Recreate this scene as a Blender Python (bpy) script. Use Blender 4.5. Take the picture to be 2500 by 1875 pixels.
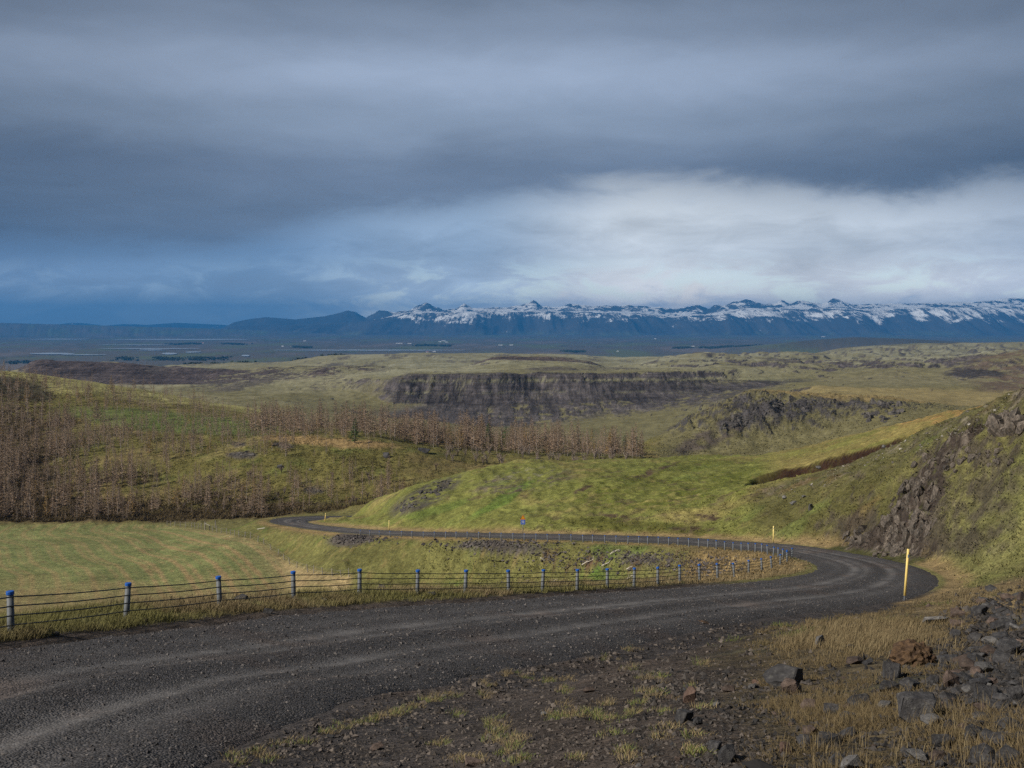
import bpy, math, random
import numpy as np
from mathutils import Vector, Matrix, Euler

for o in list(bpy.data.objects):
    bpy.data.objects.remove(o)
rng = np.random.default_rng(7)
random.seed(7)
scene = bpy.context.scene
COL = scene.collection

# ------------------------------------------------------------------ camera
F_PX, HORIZ = 2600.0, 795.0            # focal length and eye level, in pixels of the 2500 x 1875 photograph
cam_d = bpy.data.cameras.new('camera')
cam_d.sensor_width = 36.0
cam_d.lens = 36.0 * F_PX / 2500.0
cam_d.shift_y = -(937.5 - HORIZ) / 2500.0
cam_d.clip_start, cam_d.clip_end = 0.1, 120000.0
cam = bpy.data.objects.new('camera', cam_d)
cam.location = (0, 0, 0)
cam.rotation_euler = (math.pi / 2, 0, 0)
COL.objects.link(cam)
scene.camera = cam

# ------------------------------------------------------------------ light
SUN_EL, SUN_AZ = math.radians(36), math.radians(-118)    # azimuth from +Y, clockwise: from the left, a little behind
to_sun = Vector((math.sin(SUN_AZ) * math.cos(SUN_EL), math.cos(SUN_AZ) * math.cos(SUN_EL), math.sin(SUN_EL)))
sun_d = bpy.data.lights.new('sun', 'SUN')
sun_d.energy = 4.3
sun_d.angle = math.radians(3)
sun_d.color = (1.0, 0.93, 0.83)
sun = bpy.data.objects.new('sun', sun_d)
sun.rotation_euler = to_sun.to_track_quat('Z', 'Y').to_euler()
sun.location = (0, 0, 300)
COL.objects.link(sun)

scene.view_settings.view_transform = 'Standard'
scene.view_settings.look = 'None'
scene.view_settings.exposure = 0.42
scene.view_settings.gamma = 1.0
scene.view_settings.use_curve_mapping = False
scene.render.engine = 'CYCLES'
scene.cycles.use_denoising = False
scene.cycles.max_bounces = 5
scene.cycles.diffuse_bounces = 3
scene.cycles.volume_bounces = 0
scene.cycles.caustics_reflective = False
scene.cycles.caustics_refractive = False


def lin(r, g, b):
    f = lambda c: (c / 255) / 12.92 if c <= 10 else (((c / 255) + 0.055) / 1.055) ** 2.4
    return (f(r), f(g), f(b), 1.0)


class NT:
    """small helper round a node tree"""
    def __init__(s, tree):
        s.t, s.n, s.l = tree, tree.nodes, tree.links

    def new(s, kind, **kw):
        nd = s.n.new(kind)
        for k, v in kw.items():
            setattr(nd, k, v)
        return nd

    def set(s, sock, v):
        if isinstance(v, bpy.types.NodeSocket):
            s.l.new(v, sock)
        elif v is not None:
            sock.default_value = v

    def math(s, op, a, b=None, c=None, clamp=False):
        nd = s.new('ShaderNodeMath', operation=op, use_clamp=clamp)
        for i, v in enumerate((a, b, c)):
            if v is not None:
                s.set(nd.inputs[i], v)
        return nd.outputs[0]

    def vmath(s, op, a, b=None):
        nd = s.new('ShaderNodeVectorMath', operation=op)
        s.set(nd.inputs[0], a)
        if b is not None:
            s.set(nd.inputs[1], b)
        return nd.outputs[0]

    def noise(s, vec, scale, detail=4.0, rough=0.55, dist=0.0, dim='3D'):
        nd = s.new('ShaderNodeTexNoise', noise_dimensions=dim)
        s.set(nd.inputs['Vector'], vec)
        nd.inputs['Scale'].default_value = scale
        nd.inputs['Detail'].default_value = detail
        nd.inputs['Roughness'].default_value = rough
        nd.inputs['Distortion'].default_value = dist
        return nd.outputs['Fac']

    def voronoi(s, vec, scale, feature='F1', out='Distance', rand=1.0):
        nd = s.new('ShaderNodeTexVoronoi', feature=feature)
        s.set(nd.inputs['Vector'], vec)
        nd.inputs['Scale'].default_value = scale
        nd.inputs['Randomness'].default_value = rand
        return nd.outputs[out]

    def step(s, v, lo, hi, o0=0.0, o1=1.0):
        nd = s.new('ShaderNodeMapRange', interpolation_type='SMOOTHSTEP')
        for i, x in enumerate((v, lo, hi, o0, o1)):
            s.set(nd.inputs[i], x)
        return nd.outputs[0]

    def lerp(s, v, lo, hi, o0, o1):
        nd = s.new('ShaderNodeMapRange')
        nd.clamp = True
        for i, x in enumerate((v, lo, hi, o0, o1)):
            s.set(nd.inputs[i], x)
        return nd.outputs[0]

    def mix(s, fac, a, b, blend='MIX'):
        nd = s.new('ShaderNodeMix', data_type='RGBA', blend_type=blend)
        s.set(nd.inputs['Factor'], fac)
        s.set(nd.inputs['A'], a)
        s.set(nd.inputs['B'], b)
        return [o for o in nd.outputs if o.type == 'RGBA'][0]

    def ramp(s, fac, stops, interp='LINEAR'):
        nd = s.new('ShaderNodeValToRGB')
        nd.color_ramp.interpolation = interp
        el = nd.color_ramp.elements
        while len(el) > 1:
            el.remove(el[-1])
        el[0].position, el[0].color = stops[0]
        for p, c in stops[1:]:
            e = el.new(p)
            e.color = c
        s.set(nd.inputs[0], fac)
        return nd.outputs[0]


# ------------------------------------------------------------------ sky (world): a broken cloud deck over a Nishita sky
world = bpy.data.worlds.new('World')
scene.world = world
world.use_nodes = True
w = NT(world.node_tree)
w.n.clear()
wout = w.new('ShaderNodeOutputWorld')
wbg = w.new('ShaderNodeBackground')
w.l.new(wbg.outputs[0], wout.inputs[0])
sky = w.new('ShaderNodeTexSky')
try:
    sky.sky_type = 'NISHITA'
except Exception:
    pass
sky.sun_disc = False
sky.sun_elevation = SUN_EL
sky.sun_rotation = SUN_AZ
sky.air_density, sky.dust_density, sky.ozone_density = 1.0, 0.6, 2.0
tc = w.new('ShaderNodeTexCoord').outputs['Generated']
sep = w.new('ShaderNodeSeparateXYZ')
w.l.new(tc, sep.inputs[0])
sx, sy, sz = sep.outputs
den = w.math('ADD', w.math('MAXIMUM', sz, 0.0), 0.07)
qx, qy = w.math('DIVIDE', sx, den), w.math('DIVIDE', sy, den)
comb = w.new('ShaderNodeCombineXYZ')
w.l.new(qx, comb.inputs[0]); w.l.new(qy, comb.inputs[1])
q = comb.outputs[0]
# stretched direction for low clouds seen edge on
cs = w.new('ShaderNodeCombineXYZ')
w.l.new(sx, cs.inputs[0]); w.l.new(sy, cs.inputs[1]); w.l.new(w.math('MULTIPLY', sz, 3.2), cs.inputs[2])
e = cs.outputs[0]
n_big = w.noise(q, 0.42, 4, 0.55, 0.5)
n_mid = w.noise(q, 1.3, 5, 0.6, 0.4)
n_low = w.noise(e, 5.5, 6, 0.58, 0.5)
n_wisp = w.noise(e, 13.0, 6, 0.62, 0.6)
edge = w.ramp(w.lerp(sx, -0.5, 0.5, 0, 1), [(0.0, (0.070,) * 3 + (1,)), (0.22, (0.076,) * 3 + (1,)), (0.38, (0.112,) * 3 + (1,)),
                                            (0.62, (0.128,) * 3 + (1,)), (0.80, (0.118,) * 3 + (1,)), (1.0, (0.112,) * 3 + (1,))], 'EASE')
zz = w.math('ADD', sz, w.math('MULTIPLY', w.math('SUBTRACT', n_low, 0.5), 0.060))
zz = w.math('ADD', zz, w.math('MULTIPLY', w.math('SUBTRACT', n_wisp, 0.5), 0.034))
deck = w.step(w.math('SUBTRACT', zz, edge), -0.026, 0.018)
deck_c = w.ramp(w.lerp(w.math('ADD', sz, w.math('MULTIPLY', w.math('SUBTRACT', n_low, 0.5), 0.05)), 0.05, 0.35, 0, 1),
                [(0.0, lin(106, 126, 152)), (0.20, lin(112, 129, 152)), (0.30, lin(112, 128, 151)), (0.46, lin(138, 155, 178)), (0.58, lin(156, 173, 198)),
                 (0.74, lin(128, 143, 165)), (0.88, lin(98, 111, 129)), (1.0, lin(90, 101, 117))], 'EASE')
sidedark = w.math('SUBTRACT', 1.0, w.math('MULTIPLY', w.step(w.math('ABSOLUTE', w.math('ADD', sx, 0.02)), 0.08, 0.58), 0.46))
deck_c = w.mix(1.0, deck_c, sidedark, 'MULTIPLY')
n_fine = w.noise(q, 3.6, 6, 0.62, 0.8)
dv = w.lerp(w.math('ADD', w.math('ADD', w.math('MULTIPLY', n_big, 0.45), w.math('MULTIPLY', n_mid, 0.35)), w.math('MULTIPLY', n_fine, 0.12)), 0.28, 0.64, 0.80, 1.18)
deck_c = w.mix(1.0, deck_c, dv, 'MULTIPLY')
hs = w.new('ShaderNodeHueSaturation'); hs.inputs['Saturation'].default_value = 0.90; w.set(hs.inputs['Color'], deck_c); deck_c = hs.outputs[0]
# below the deck: thin bright cloud, clear gaps, a line of cumulus
low_c = w.ramp(w.lerp(sx, -0.5, 0.5, 0, 1), [(0.0, lin(100, 122, 152)), (0.25, lin(112, 138, 170)), (0.45, lin(150, 171, 196)), (0.62, lin(200, 208, 216)),
                                             (0.82, lin(192, 201, 211)), (1.0, lin(168, 180, 196))], 'EASE')
lv = w.math('MULTIPLY', w.lerp(n_low, 0.3, 0.7, 0.80, 1.16), w.lerp(n_wisp, 0.32, 0.68, 0.88, 1.10))
low_c = w.mix(1.0, low_c, lv, 'MULTIPLY')
gap = w.math('MULTIPLY', w.math('MULTIPLY', w.step(n_wisp, 0.47, 0.62), w.step(sz, 0.075, 0.025)), w.step(sx, -0.25, 0.0, 0.15, 1.0))
gap_c = w.mix(1.0, sky.outputs[0], (0.16, 0.16, 0.16, 1), 'MULTIPLY')
gap_c = w.mix(0.5, gap_c, lin(122, 166, 198))
low_c = w.mix(w.math('MULTIPLY', gap, 0.8), low_c, gap_c)
n_cu = w.noise(e, 9.0, 7, 0.6, 0.3)
cu_h = w.math('ADD', 0.012, w.math('MULTIPLY', w.step(n_cu, 0.35, 0.75), 0.042))
cu = w.math('MULTIPLY', w.step(w.math('SUBTRACT', cu_h, sz), -0.004, 0.010), w.step(sx, -0.20, 0.05, 0.0, 0.9))
low_c0 = w.mix(cu, low_c, w.mix(w.step(n_wisp, 0.35, 0.65), lin(150, 166, 188), lin(206, 210, 213)))
low_c = w.mix(1.0, low_c0, w.mix(w.step(sz, 0.075, 0.010), (1.34, 1.32, 1.28, 1), (2.85, 2.5, 2.15, 1)), 'MULTIPLY')       # boosted and warmed towards the horizon, to offset the haze in front
col = w.mix(deck, low_c, deck_c)
# the low dark bank over the far left
bank = w.math('MULTIPLY', w.step(sx, -0.10, -0.24), w.step(w.math('ADD', sz, w.math('MULTIPLY', w.math('SUBTRACT', n_wisp, 0.5), 0.05)), 0.046, 0.026))
col = w.mix(w.math('MULTIPLY', bank, 0.6), col, lin(150, 168, 190))
w.l.new(col, wbg.inputs[0])
wbg.inputs[1].default_value = 0.76


# ------------------------------------------------------------------ noise in numpy
def _hash(ix, iy, seed):
    h = (ix.astype(np.uint32) * np.uint32(374761393) + iy.astype(np.uint32) * np.uint32(668265263) + np.uint32((seed * 2246822519) & 0xffffffff))
    h = (h ^ (h >> np.uint32(13))) * np.uint32(1274126177)
    h = h ^ (h >> np.uint32(16))
    return h


def gnoise(x, y, seed=0):
    x = np.asarray(x, np.float64); y = np.asarray(y, np.float64)
    x0 = np.floor(x); y0 = np.floor(y)
    fx = (x - x0).astype(np.float32); fy = (y - y0).astype(np.float32)
    ix = x0.astype(np.int64); iy = y0.astype(np.int64)
    ux = fx * fx * fx * (fx * (fx * 6 - 15) + 10); uy = fy * fy * fy * (fy * (fy * 6 - 15) + 10)

    def g(dx, dy):
        a = _hash(ix + dx, iy + dy, seed).astype(np.float32) * np.float32(2 * math.pi / 4294967296.0)
        return np.cos(a) * (fx - dx) + np.sin(a) * (fy - dy)
    n0 = g(0, 0) * (1 - ux) + g(1, 0) * ux
    n1 = g(0, 1) * (1 - ux) + g(1, 1) * ux
    return (n0 * (1 - uy) + n1 * uy) * 1.45


def fbm(x, y, oct=4, seed=0, gain=0.5, lac=2.03):
    s = 0; a = 1.0; t = 0
    for k in range(oct):
        s = s + a * gnoise(x * lac ** k + 17.3 * k, y * lac ** k - 9.1 * k, seed + k)
        t += a; a *= gain
    return s / t


def ridged(x, y, oct=4, seed=0):
    s = 0; a = 1.0; t = 0
    for k in range(oct):
        s = s + a * (1 - 2 * np.abs(gnoise(x * 2.05 ** k, y * 2.05 ** k, seed + k)))
        t += a; a *= 0.5
    return s / t


def sstep(x, lo, hi):
    t = np.clip((x - lo) / (hi - lo), 0, 1)
    return t * t * (3 - 2 * t)


# ------------------------------------------------------------------ terrain: height from stations along each line of sight
def zpy(py, d):
    return -(py - HORIZ) / F_PX * d


def P(px, py, d):
    return (px, d, zpy(py, d))


ST = [
 # underfoot
 [(-900, 0.3, -2.2), (1250, 0.3, -1.6), (3400, 0.3, -1.3)],
 # lower edge of the picture
 [(-900, 10.5, -4.0), P(0, 1875, 8.7), P(400, 1875, 8.8), P(800, 1875, 8.0), P(1250, 1875, 6.8), P(1650, 1875, 5.6), P(2000, 1875, 5.0), P(2250, 1875, 4.6), P(2500, 1875, 4.3), (3400, 3.6, -1.3)],
 [(-900, 11.2, -4.1), P(0, 1800, 10), P(400, 1800, 10), P(700, 1840, 9.8), P(1000, 1800, 9.5), P(1250, 1770, 9.7), P(1650, 1690, 10.5), P(2000, 1640, 11), P(2250, 1600, 11), P(2500, 1560, 11), (3400, 9, -2)],
 [(-900, 12, -4.2), P(0, 1750, 11.2), P(400, 1740, 11.5), P(700, 1815, 11), P(1000, 1755, 12.2), P(1250, 1690, 15), P(1650, 1600, 19), P(1850, 1560, 22), P(2000, 1540, 22), P(2250, 1500, 25), P(2500, 1480, 22), (3400, 18, -4)],
 # near road, outer edge
 [(-900, 13, -4.4), (0, 12.2, -4.3), P(400, 1690, 13), P(700, 1800, 12), P(1000, 1717, 15.7), P(1250, 1650, 20.2), P(1650, 1552, 29.6), P(1850, 1514, 35.8), P(2000, 1492, 39.6), P(2150, 1472, 43.5), P(2300, 1440, 46), P(2500, 1430, 38), (3400, 30, -6)],
 # near barrier line
 [(-900, 15, -4.6), P(0, 1538, 18), P(400, 1498, 23.3), P(700, 1471, 28), P(1000, 1451, 32.3), P(1250, 1440, 36), P(1650, 1422, 47), P(1850, 1402, 62.5), (2000, 68, -15.4), (2150, 58, -13.9), P(2300, 1405, 60), (2500, 50, -12), (3400, 40, -8)],
 # hollow behind it
 [(-900, 60, -22), (0, 75, -21), (400, 75, -21.5), (700, 80, -23), (1000, 90, -25.5), (1250, 95, -25.9), (1650, 85, -21.8), (1850, 76, -18.2), (2000, 80, -17.6), (2150, 73, -16.2), (2300, 64, -14.5), (2500, 56, -12.6), (3400, 50, -10)],
 [(-900, 100, -30), (0, 105, -29), (400, 105, -29), (700, 115, -32.3), (1000, 118, -31), (1250, 106, -27), (1650, 93, -22.6), (1850, 82, -19.2), (2000, 84, -17.8), (2150, 76.5, -16.4), (2300, 67, -14.4), (2500, 59, -11.8), (3400, 55, -9)],
 # far barrier line
 [(-900, 125, -33), (0, 130, -33), (400, 128, -32.8), (700, 134, -33.6), P(850, 1318, 140), P(1000, 1310, 133), P(1250, 1314.5, 116.5), P(1650, 1331, 98.5), P(1850, 1356, 87), (2000, 88, -18), (2150, 79, -16.2), (2300, 70, -13.8), (2500, 62, -10.8), (3400, 60, -7)],
 # far road, outer edge
 [(-900, 160, -35.5), (0, 160, -35.3), (400, 165, -35.3), (700, 178, -33), (850, 157, -29.8), P(1000, 1296, 141), P(1250, 1303, 122), P(1650, 1312, 106.6), (1850, 97, -19.5), (2000, 91, -17.8), (2150, 83, -15.2), (2300, 75, -12.3), (2500, 67, -9), (3400, 63, -5)],
 # spur of the right hillside / middle of the green hill
 [(-900, 185, -37.5), (0, 185, -37.5), (400, 188, -37.5), (700, 190, -34.6), (850, 186, -33.4), P(1000, 1250, 150), P(1250, 1220, 143), P(1500, 1225, 133), P(1700, 1235, 125), P(1790, 1225, 118), P(1830, 1215, 115), P(1900, 1203, 112), P(2000, 1186, 108), P(2100, 1162, 103), P(2200, 1127, 97), P(2300, 1074, 90), P(2400, 1020, 85), P(2500, 968, 80), (3400, 70, 6)],
 [(-900, 195, -38.2), (0, 195, -38.2), (400, 196, -38), (700, 197, -36), (850, 192, -34.6), P(1000, 1220, 158), P(1250, 1175, 157), P(1500, 1170, 152), P(1700, 1180, 147), P(1790, 1185, 140), P(1830, 1178, 140), P(1900, 1160, 140), P(2000, 1134, 138), P(2100, 1104, 134), P(2200, 1072, 129), P(2300, 1036, 122), P(2400, 1006, 114), P(2500, 978, 105), (3400, 95, 3)],
 # crest of the green hill and meadow
 [(-900, 205, -39), (0, 205, -38.6), (400, 205, -38.6), (700, 204, -37.2), P(830, 1262, 199), P(920, 1227, 182), P(1000, 1195, 168), P(1160, 1150, 170), P(1300, 1131, 175), P(1560, 1125, 185), P(1700, 1118, 190), P(1850, 1112, 195), P(2000, 1088, 195), P(2150, 1050, 190), P(2300, 1012, 180), P(2400, 998, 160), P(2500, 982, 135), (3400, 110, 1)],
 [(-900, 225, -39), (0, 225, -38.5), (400, 225, -38), (700, 224, -37), (850, 222, -37), (1000, 222, -36), (1160, 225, -35.5), (1300, 235, -35), (1560, 250, -35.5), (1700, 270, -37), (1850, 270, -37), (2000, 270, -35), (2150, 260, -31), (2300, 240, -24), (2400, 215, -19), (2500, 180, -14), (3400, 160, -4)],
 # knoll
 [(-900, 280, -34), P(0, 1130, 275), P(200, 1120, 275), P(400, 1110, 272), P(560, 1088, 270), P(700, 1076, 268), P(900, 1078, 265), P(1000, 1095, 262), P(1100, 1120, 262), P(1300, 1126, 275), P(1560, 1122, 280), P(1700, 1118, 310), (1850, 310, -38), (2000, 310, -36), (2150, 300, -33), (2300, 280, -27), (2500, 230, -18), (3400, 220, -8)],
 [(-900, 340, -28), P(0, 1040, 340), P(200, 1030, 335), P(400, 1040, 325), P(560, 1050, 315), P(700, 1055, 305), P(900, 1063, 300), P(1000, 1080, 298), P(1100, 1090, 300), P(1300, 1105, 315), P(1560, 1118, 330), P(1700, 1125, 350), P(1850, 1110, 360), P(2000, 1090, 360), (2150, 350, -34), (2300, 330, -28.5), (2500, 280, -21), (3400, 260, -12)],
 # crest of the wooded hill / rocky knoll at the right
 [(-900, 430, -14), P(0, 905, 430), P(100, 915, 430), P(250, 937, 425), P(400, 965, 420), P(550, 990, 405), P(650, 1010, 390), P(720, 1033, 375), P(850, 1045, 365), P(1000, 1055, 360), P(1200, 1070, 360), P(1400, 1085, 365), P(1560, 1095, 370), P(1640, 1055, 400), P(1700, 1020, 412), P(1760, 985, 420), P(1830, 955, 430), P(1960, 965, 435), P(2100, 976, 435), P(2200, 985, 430), P(2350, 1000, 420), (2500, 400, -32), (3400, 400, -25)],
 # valley behind
 [(-900, 520, -40), (0, 560, -50), (400, 560, -52), (700, 540, -52), P(850, 1015, 600), P(1000, 1035, 610), P(1300, 1070, 590), P(1560, 1085, 560), (1700, 560, -60), (1830, 560, -50), (2000, 560, -38), P(2200, 978, 560), P(2350, 998, 540), (2500, 520, -40), (3400, 520, -30)],
 [(-900, 800, -60), (0, 800, -60), P(400, 972, 820), P(560, 965, 820), P(700, 965, 820), P(850, 985, 790), P(960, 1008, 745), P(1100, 1030, 735), P(1300, 1040, 735), P(1500, 1020, 745), P(1650, 990, 755), P(1760, 965, 765), P(1900, 945, 780), P(2000, 945, 700), P(2150, 955, 680), P(2300, 960, 660), P(2500, 975, 620), (3400, 620, -35)],
 # foot of the cliffs
 [(-900, 980, -58), (0, 980, -58), P(400, 945, 950), P(560, 945, 950), P(700, 937, 950), P(850, 952, 880), P(960, 985, 800), P(1100, 990, 805), P(1300, 985, 805), P(1500, 972, 815), P(1650, 962, 825), P(1760, 945, 840), P(1900, 925, 870), P(2000, 925, 850), P(2150, 925, 800), P(2300, 928, 780), P(2500, 940, 740), (3400, 740, -30)],
 # lower bench
 [(-900, 1000, -54), (0, 1020, -55), P(400, 938, 990), P(560, 938, 990), P(700, 928, 990), P(850, 938, 905), P(960, 955, 822), P(1100, 958, 828), P(1300, 955, 830), P(1500, 948, 840), P(1650, 942, 850), P(1760, 930, 865), P(1900, 915, 900), P(2000, 915, 890), P(2150, 912, 850), P(2300, 915, 810), P(2500, 905, 790), (3400, 790, -24)],
 # cliff top
 [(-900, 1050, -46), P(0, 915, 1080), P(60, 910, 1090), P(400, 930, 1060), P(560, 926, 1050), P(700, 918, 1050), P(850, 926, 935), P(960, 926, 845), P(1000, 916, 848), P(1300, 911, 855), P(1500, 909, 868), P(1700, 906, 890), P(1900, 900, 960), P(2000, 900, 960), P(2150, 896, 930), P(2300, 903, 850), P(2400, 873, 870), P(2500, 853, 870), (3400, 900, -10)],
 # long scarp at the left / knob on the plateau
 [(-900, 1150, -90), P(-100, 940, 1150), P(0, 915, 1160), P(50, 900, 1170), P(75, 884, 1185), P(100, 877, 1190), P(300, 885, 1200), P(450, 897, 1200), P(600, 902, 1200), P(700, 896, 1200), P(850, 893, 1150), P(1000, 901, 1050), P(1130, 896, 1200), P(1170, 884, 1260), P(1210, 871, 1290), P(1290, 869, 1300), P(1380, 873, 1300), P(1440, 884, 1270), P(1480, 895, 1250), P(1560, 892, 1300), P(1700, 880, 1400), P(1900, 878, 1450), P(2000, 885, 1350), P(2150, 880, 1300), P(2300, 878, 1300), (2400, 1200, -38), (2500, 1200, -35), (3400, 1200, -25)],
 [(-900, 1600, -110), (0, 1500, -95), (300, 1500, -85), (600, 1500, -76), (850, 1500, -73), (1000, 1500, -66), (1210, 1600, -64), (1480, 1700, -66), P(1560, 886, 1900), P(1640, 868, 1900), P(1700, 863, 1900), P(1900, 862, 2000), P(2050, 863, 1900), P(2150, 872, 1700), P(2300, 870, 1800), P(2500, 862, 1800), (3400, 1800, -40)],
 [(-900, 2300, -130), (0, 2300, -125), (300, 2300, -100), P(450, 890, 2300), P(700, 884, 2300), P(800, 868, 2300), P(1000, 862, 2300), P(1150, 862, 2300), P(1400, 866, 2300), P(1500, 873, 2300), P(1600, 870, 2300), (1700, 2300, -85), (1900, 2350, -80), P(2050, 862, 2350), P(2150, 852, 2350), P(2250, 848, 2350), P(2400, 848, 2350), P(2500, 846, 2350), (3400, 2350, -45)],
 [(-900, 3200, -150), (0, 3200, -148), (700, 3200, -140), (1150, 3200, -135), (1700, 3200, -130), (1900, 3100, -100), P(2050, 850, 2900), P(2150, 843, 2850), P(2250, 838, 2850), P(2400, 837, 2850), P(2500, 835, 2850), (3400, 2850, -42)],
 [(-900, 4600, -150), (1800, 4600, -150), (2500, 4600, -130), (3400, 4600, -130)],
 [(-900, 6000, -150), (1750, 6000, -150), P(1950, 834, 6000), P(2080, 823, 6000), P(2230, 828, 6000), P(2400, 839, 6000), (2500, 6000, -106), (3400, 6000, -106)],
 [(-900, 9000, -150), (3400, 9000, -150)],
 [(-900, 14000, -148), (3400, 14000, -150)],
 [P(-900, 780, 17000), P(0, 788, 17000), P(200, 793, 17000), P(400, 799, 17000), P(560, 803, 17000), P(700, 809, 17000), (850, 17000, -140), (3400, 17000, -150)],
 [(-900, 24000, -150), (3400, 24000, -150)],
 [(-900, 29500, -300), (3400, 29500, -300)],
]
PX0, PX1, RES = -900, 3400, 2
_cols = np.arange(PX0, PX1 + 1e-6, 1.0 / RES)
K = len(ST)
TD = np.zeros((K, len(_cols))); TZ = np.zeros((K, len(_cols)))
_ker = np.exp(-0.5 * (np.arange(-30 * RES, 30 * RES + 1) / (11.0 * RES)) ** 2); _ker /= _ker.sum()
for k, st in enumerate(ST):
    p = [a[0] for a in st]
    for T, i in ((TD, 1), (TZ, 2)):
        v = np.interp(_cols, p, [a[i] for a in st])
        vp = np.pad(v, 30 * RES, mode='edge')
        T[k] = np.convolve(vp, _ker, mode='valid')
for k in range(1, K):
    TD[k] = np.maximum(TD[k], TD[k - 1] * 1.006 + 0.05)
TS = np.log(TD + 2.0)
dS = np.diff(TS, axis=0); dZ = np.diff(TZ, axis=0); sl = dZ / dS
TM = np.zeros_like(TZ)
w1 = 2 * dS[1:] + dS[:-1]; w2 = dS[1:] + 2 * dS[:-1]
same = (sl[1:] * sl[:-1]) > 0
with np.errstate(divide='ignore', invalid='ignore'):
    hm = (w1 + w2) / (w1 / sl[:-1] + w2 / sl[1:])
TM[1:-1] = np.where(same, hm, 0.0)
TM[0] = sl[0]; TM[-1] = sl[-1]


def base_height(px, d):
    px = np.clip(px, PX0 + 1, PX1 - 2); d = np.clip(d, 0.31, 29000)
    s = np.log(d + 2.0)
    ci = (px - PX0) * RES
    c0 = np.floor(ci).astype(np.int32); fr = ci - c0
    out = 0
    for c, wgt in ((c0, 1 - fr), (c0 + 1, fr)):
        idx = np.zeros(px.shape, np.int32)
        for k in range(1, K - 1):
            idx += (s >= TS[k, c])
        a, b = TS[idx, c], TS[idx + 1, c]
        h = b - a
        t = np.clip((s - a) / h, 0, 1)
        za, zb, ma, mb = TZ[idx, c], TZ[idx + 1, c], TM[idx, c], TM[idx + 1, c]
        t2 = t * t; t3 = t2 * t
        out = out + wgt * ((2 * t3 - 3 * t2 + 1) * za + (t3 - 2 * t2 + t) * h * ma + (-2 * t3 + 3 * t2) * zb + (t3 - t2) * h * mb)
    return out


# ------------------------------------------------------------------ the road: inner (barrier side) and outer edge
def W(px, py, z):
    d = -z * F_PX / (py - HORIZ)
    return ((px - 1250) / F_PX * d, d, z)


PAIRS = [
 ((-9.0, -9, -1.6), (-2.3, -9, -1.6)), ((-8.9, 4, -2.9), (-2.3, 4, -2.9)), ((-8.75, 11, -4.05), (-2.6, 9.0, -3.75)),
 (W(0, 1577, -4.92), (-2.3, 12.0, -4.5)), (W(400, 1530, -5.95), W(950, 1726, -5.4)), (W(800, 1487, -7.3), W(1180, 1668, -6.4)),
 (W(1250, 1456, -8.75), W(1500, 1588, -7.9)), (W(1500, 1442, -9.9), W(1780, 1524, -9.4)), (W(1650, 1436, -10.9), W(2000, 1490, -10.6)),
 (W(1800, 1424, -12.3), W(2190, 1466, -11.6)), (W(1900, 1414, -13.6), W(2280, 1437, -12.7)), (W(1975, 1397, -15.0), W(2296, 1408, -14.0)),
 (W(1990, 1383, -16.0), W(2225, 1377, -15.4)), (W(1962, 1369, -16.9), W(2110, 1353, -17.0)), (W(1895, 1351, -18.3), W(1985, 1335, -18.5)),
 (W(1800, 1341, -19.2), W(1860, 1325, -19.4)), (W(1700, 1333, -20.1), W(1740, 1316, -20.5)), (W(1600, 1326, -21.0), W(1630, 1311, -21.4)),
 (W(1400, 1318, -22.4), W(1420, 1306, -22.8)), (W(1250, 1314, -23.5), W(1262, 1303, -23.9)), (W(1000, 1309, -26.6), W(1005, 1297, -27.0)),
 (W(880, 1305, -28.6), W(890, 1291, -28.9)), (W(780, 1296, -30.6), W(810, 1284, -30.8)), (W(705, 1284, -32.4), W(765, 1279, -32.0)),
 (W(662, 1274, -33.7), W(757, 1275.5, -33.0)), (W(672, 1266, -34.6), W(772, 1272.5, -33.8)), (W(720, 1262, -35.2), W(800, 1270.5, -34.5)),
 (W(800, 1260.5, -35.8), W(860, 1269, -35.2)), (W(900, 1260, -36.3), W(930, 1268, -35.8)), (W(1050, 1261, -37.0), W(1070, 1268, -36.6)),
]


def catmull(pts, per):
    pts = np.array(pts, float)
    P_ = np.vstack([2 * pts[0] - pts[1], pts, 2 * pts[-1] - pts[-2]])
    out = []
    for i in range(1, len(P_) - 2):
        p0, p1, p2, p3 = P_[i - 1], P_[i], P_[i + 1], P_[i + 2]
        t = np.linspace(0, 1, per, endpoint=False)[:, None]
        out.append(0.5 * ((2 * p1) + (-p0 + p2) * t + (2 * p0 - 5 * p1 + 4 * p2 - p3) * t ** 2 + (-p0 + 3 * p1 - 3 * p2 + p3) * t ** 3))
    out.append(pts[-1:])
    return np.vstack(out)


R_IN = catmull([a for a, b in PAIRS], 24)
R_OUT = catmull([b for a, b in PAIRS], 24)
NR = len(R_IN)
R_C = (R_IN + R_OUT) / 2
R_N = (R_OUT - R_IN)[:, :2]
R_HW = np.linalg.norm(R_N, axis=1) / 2
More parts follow.
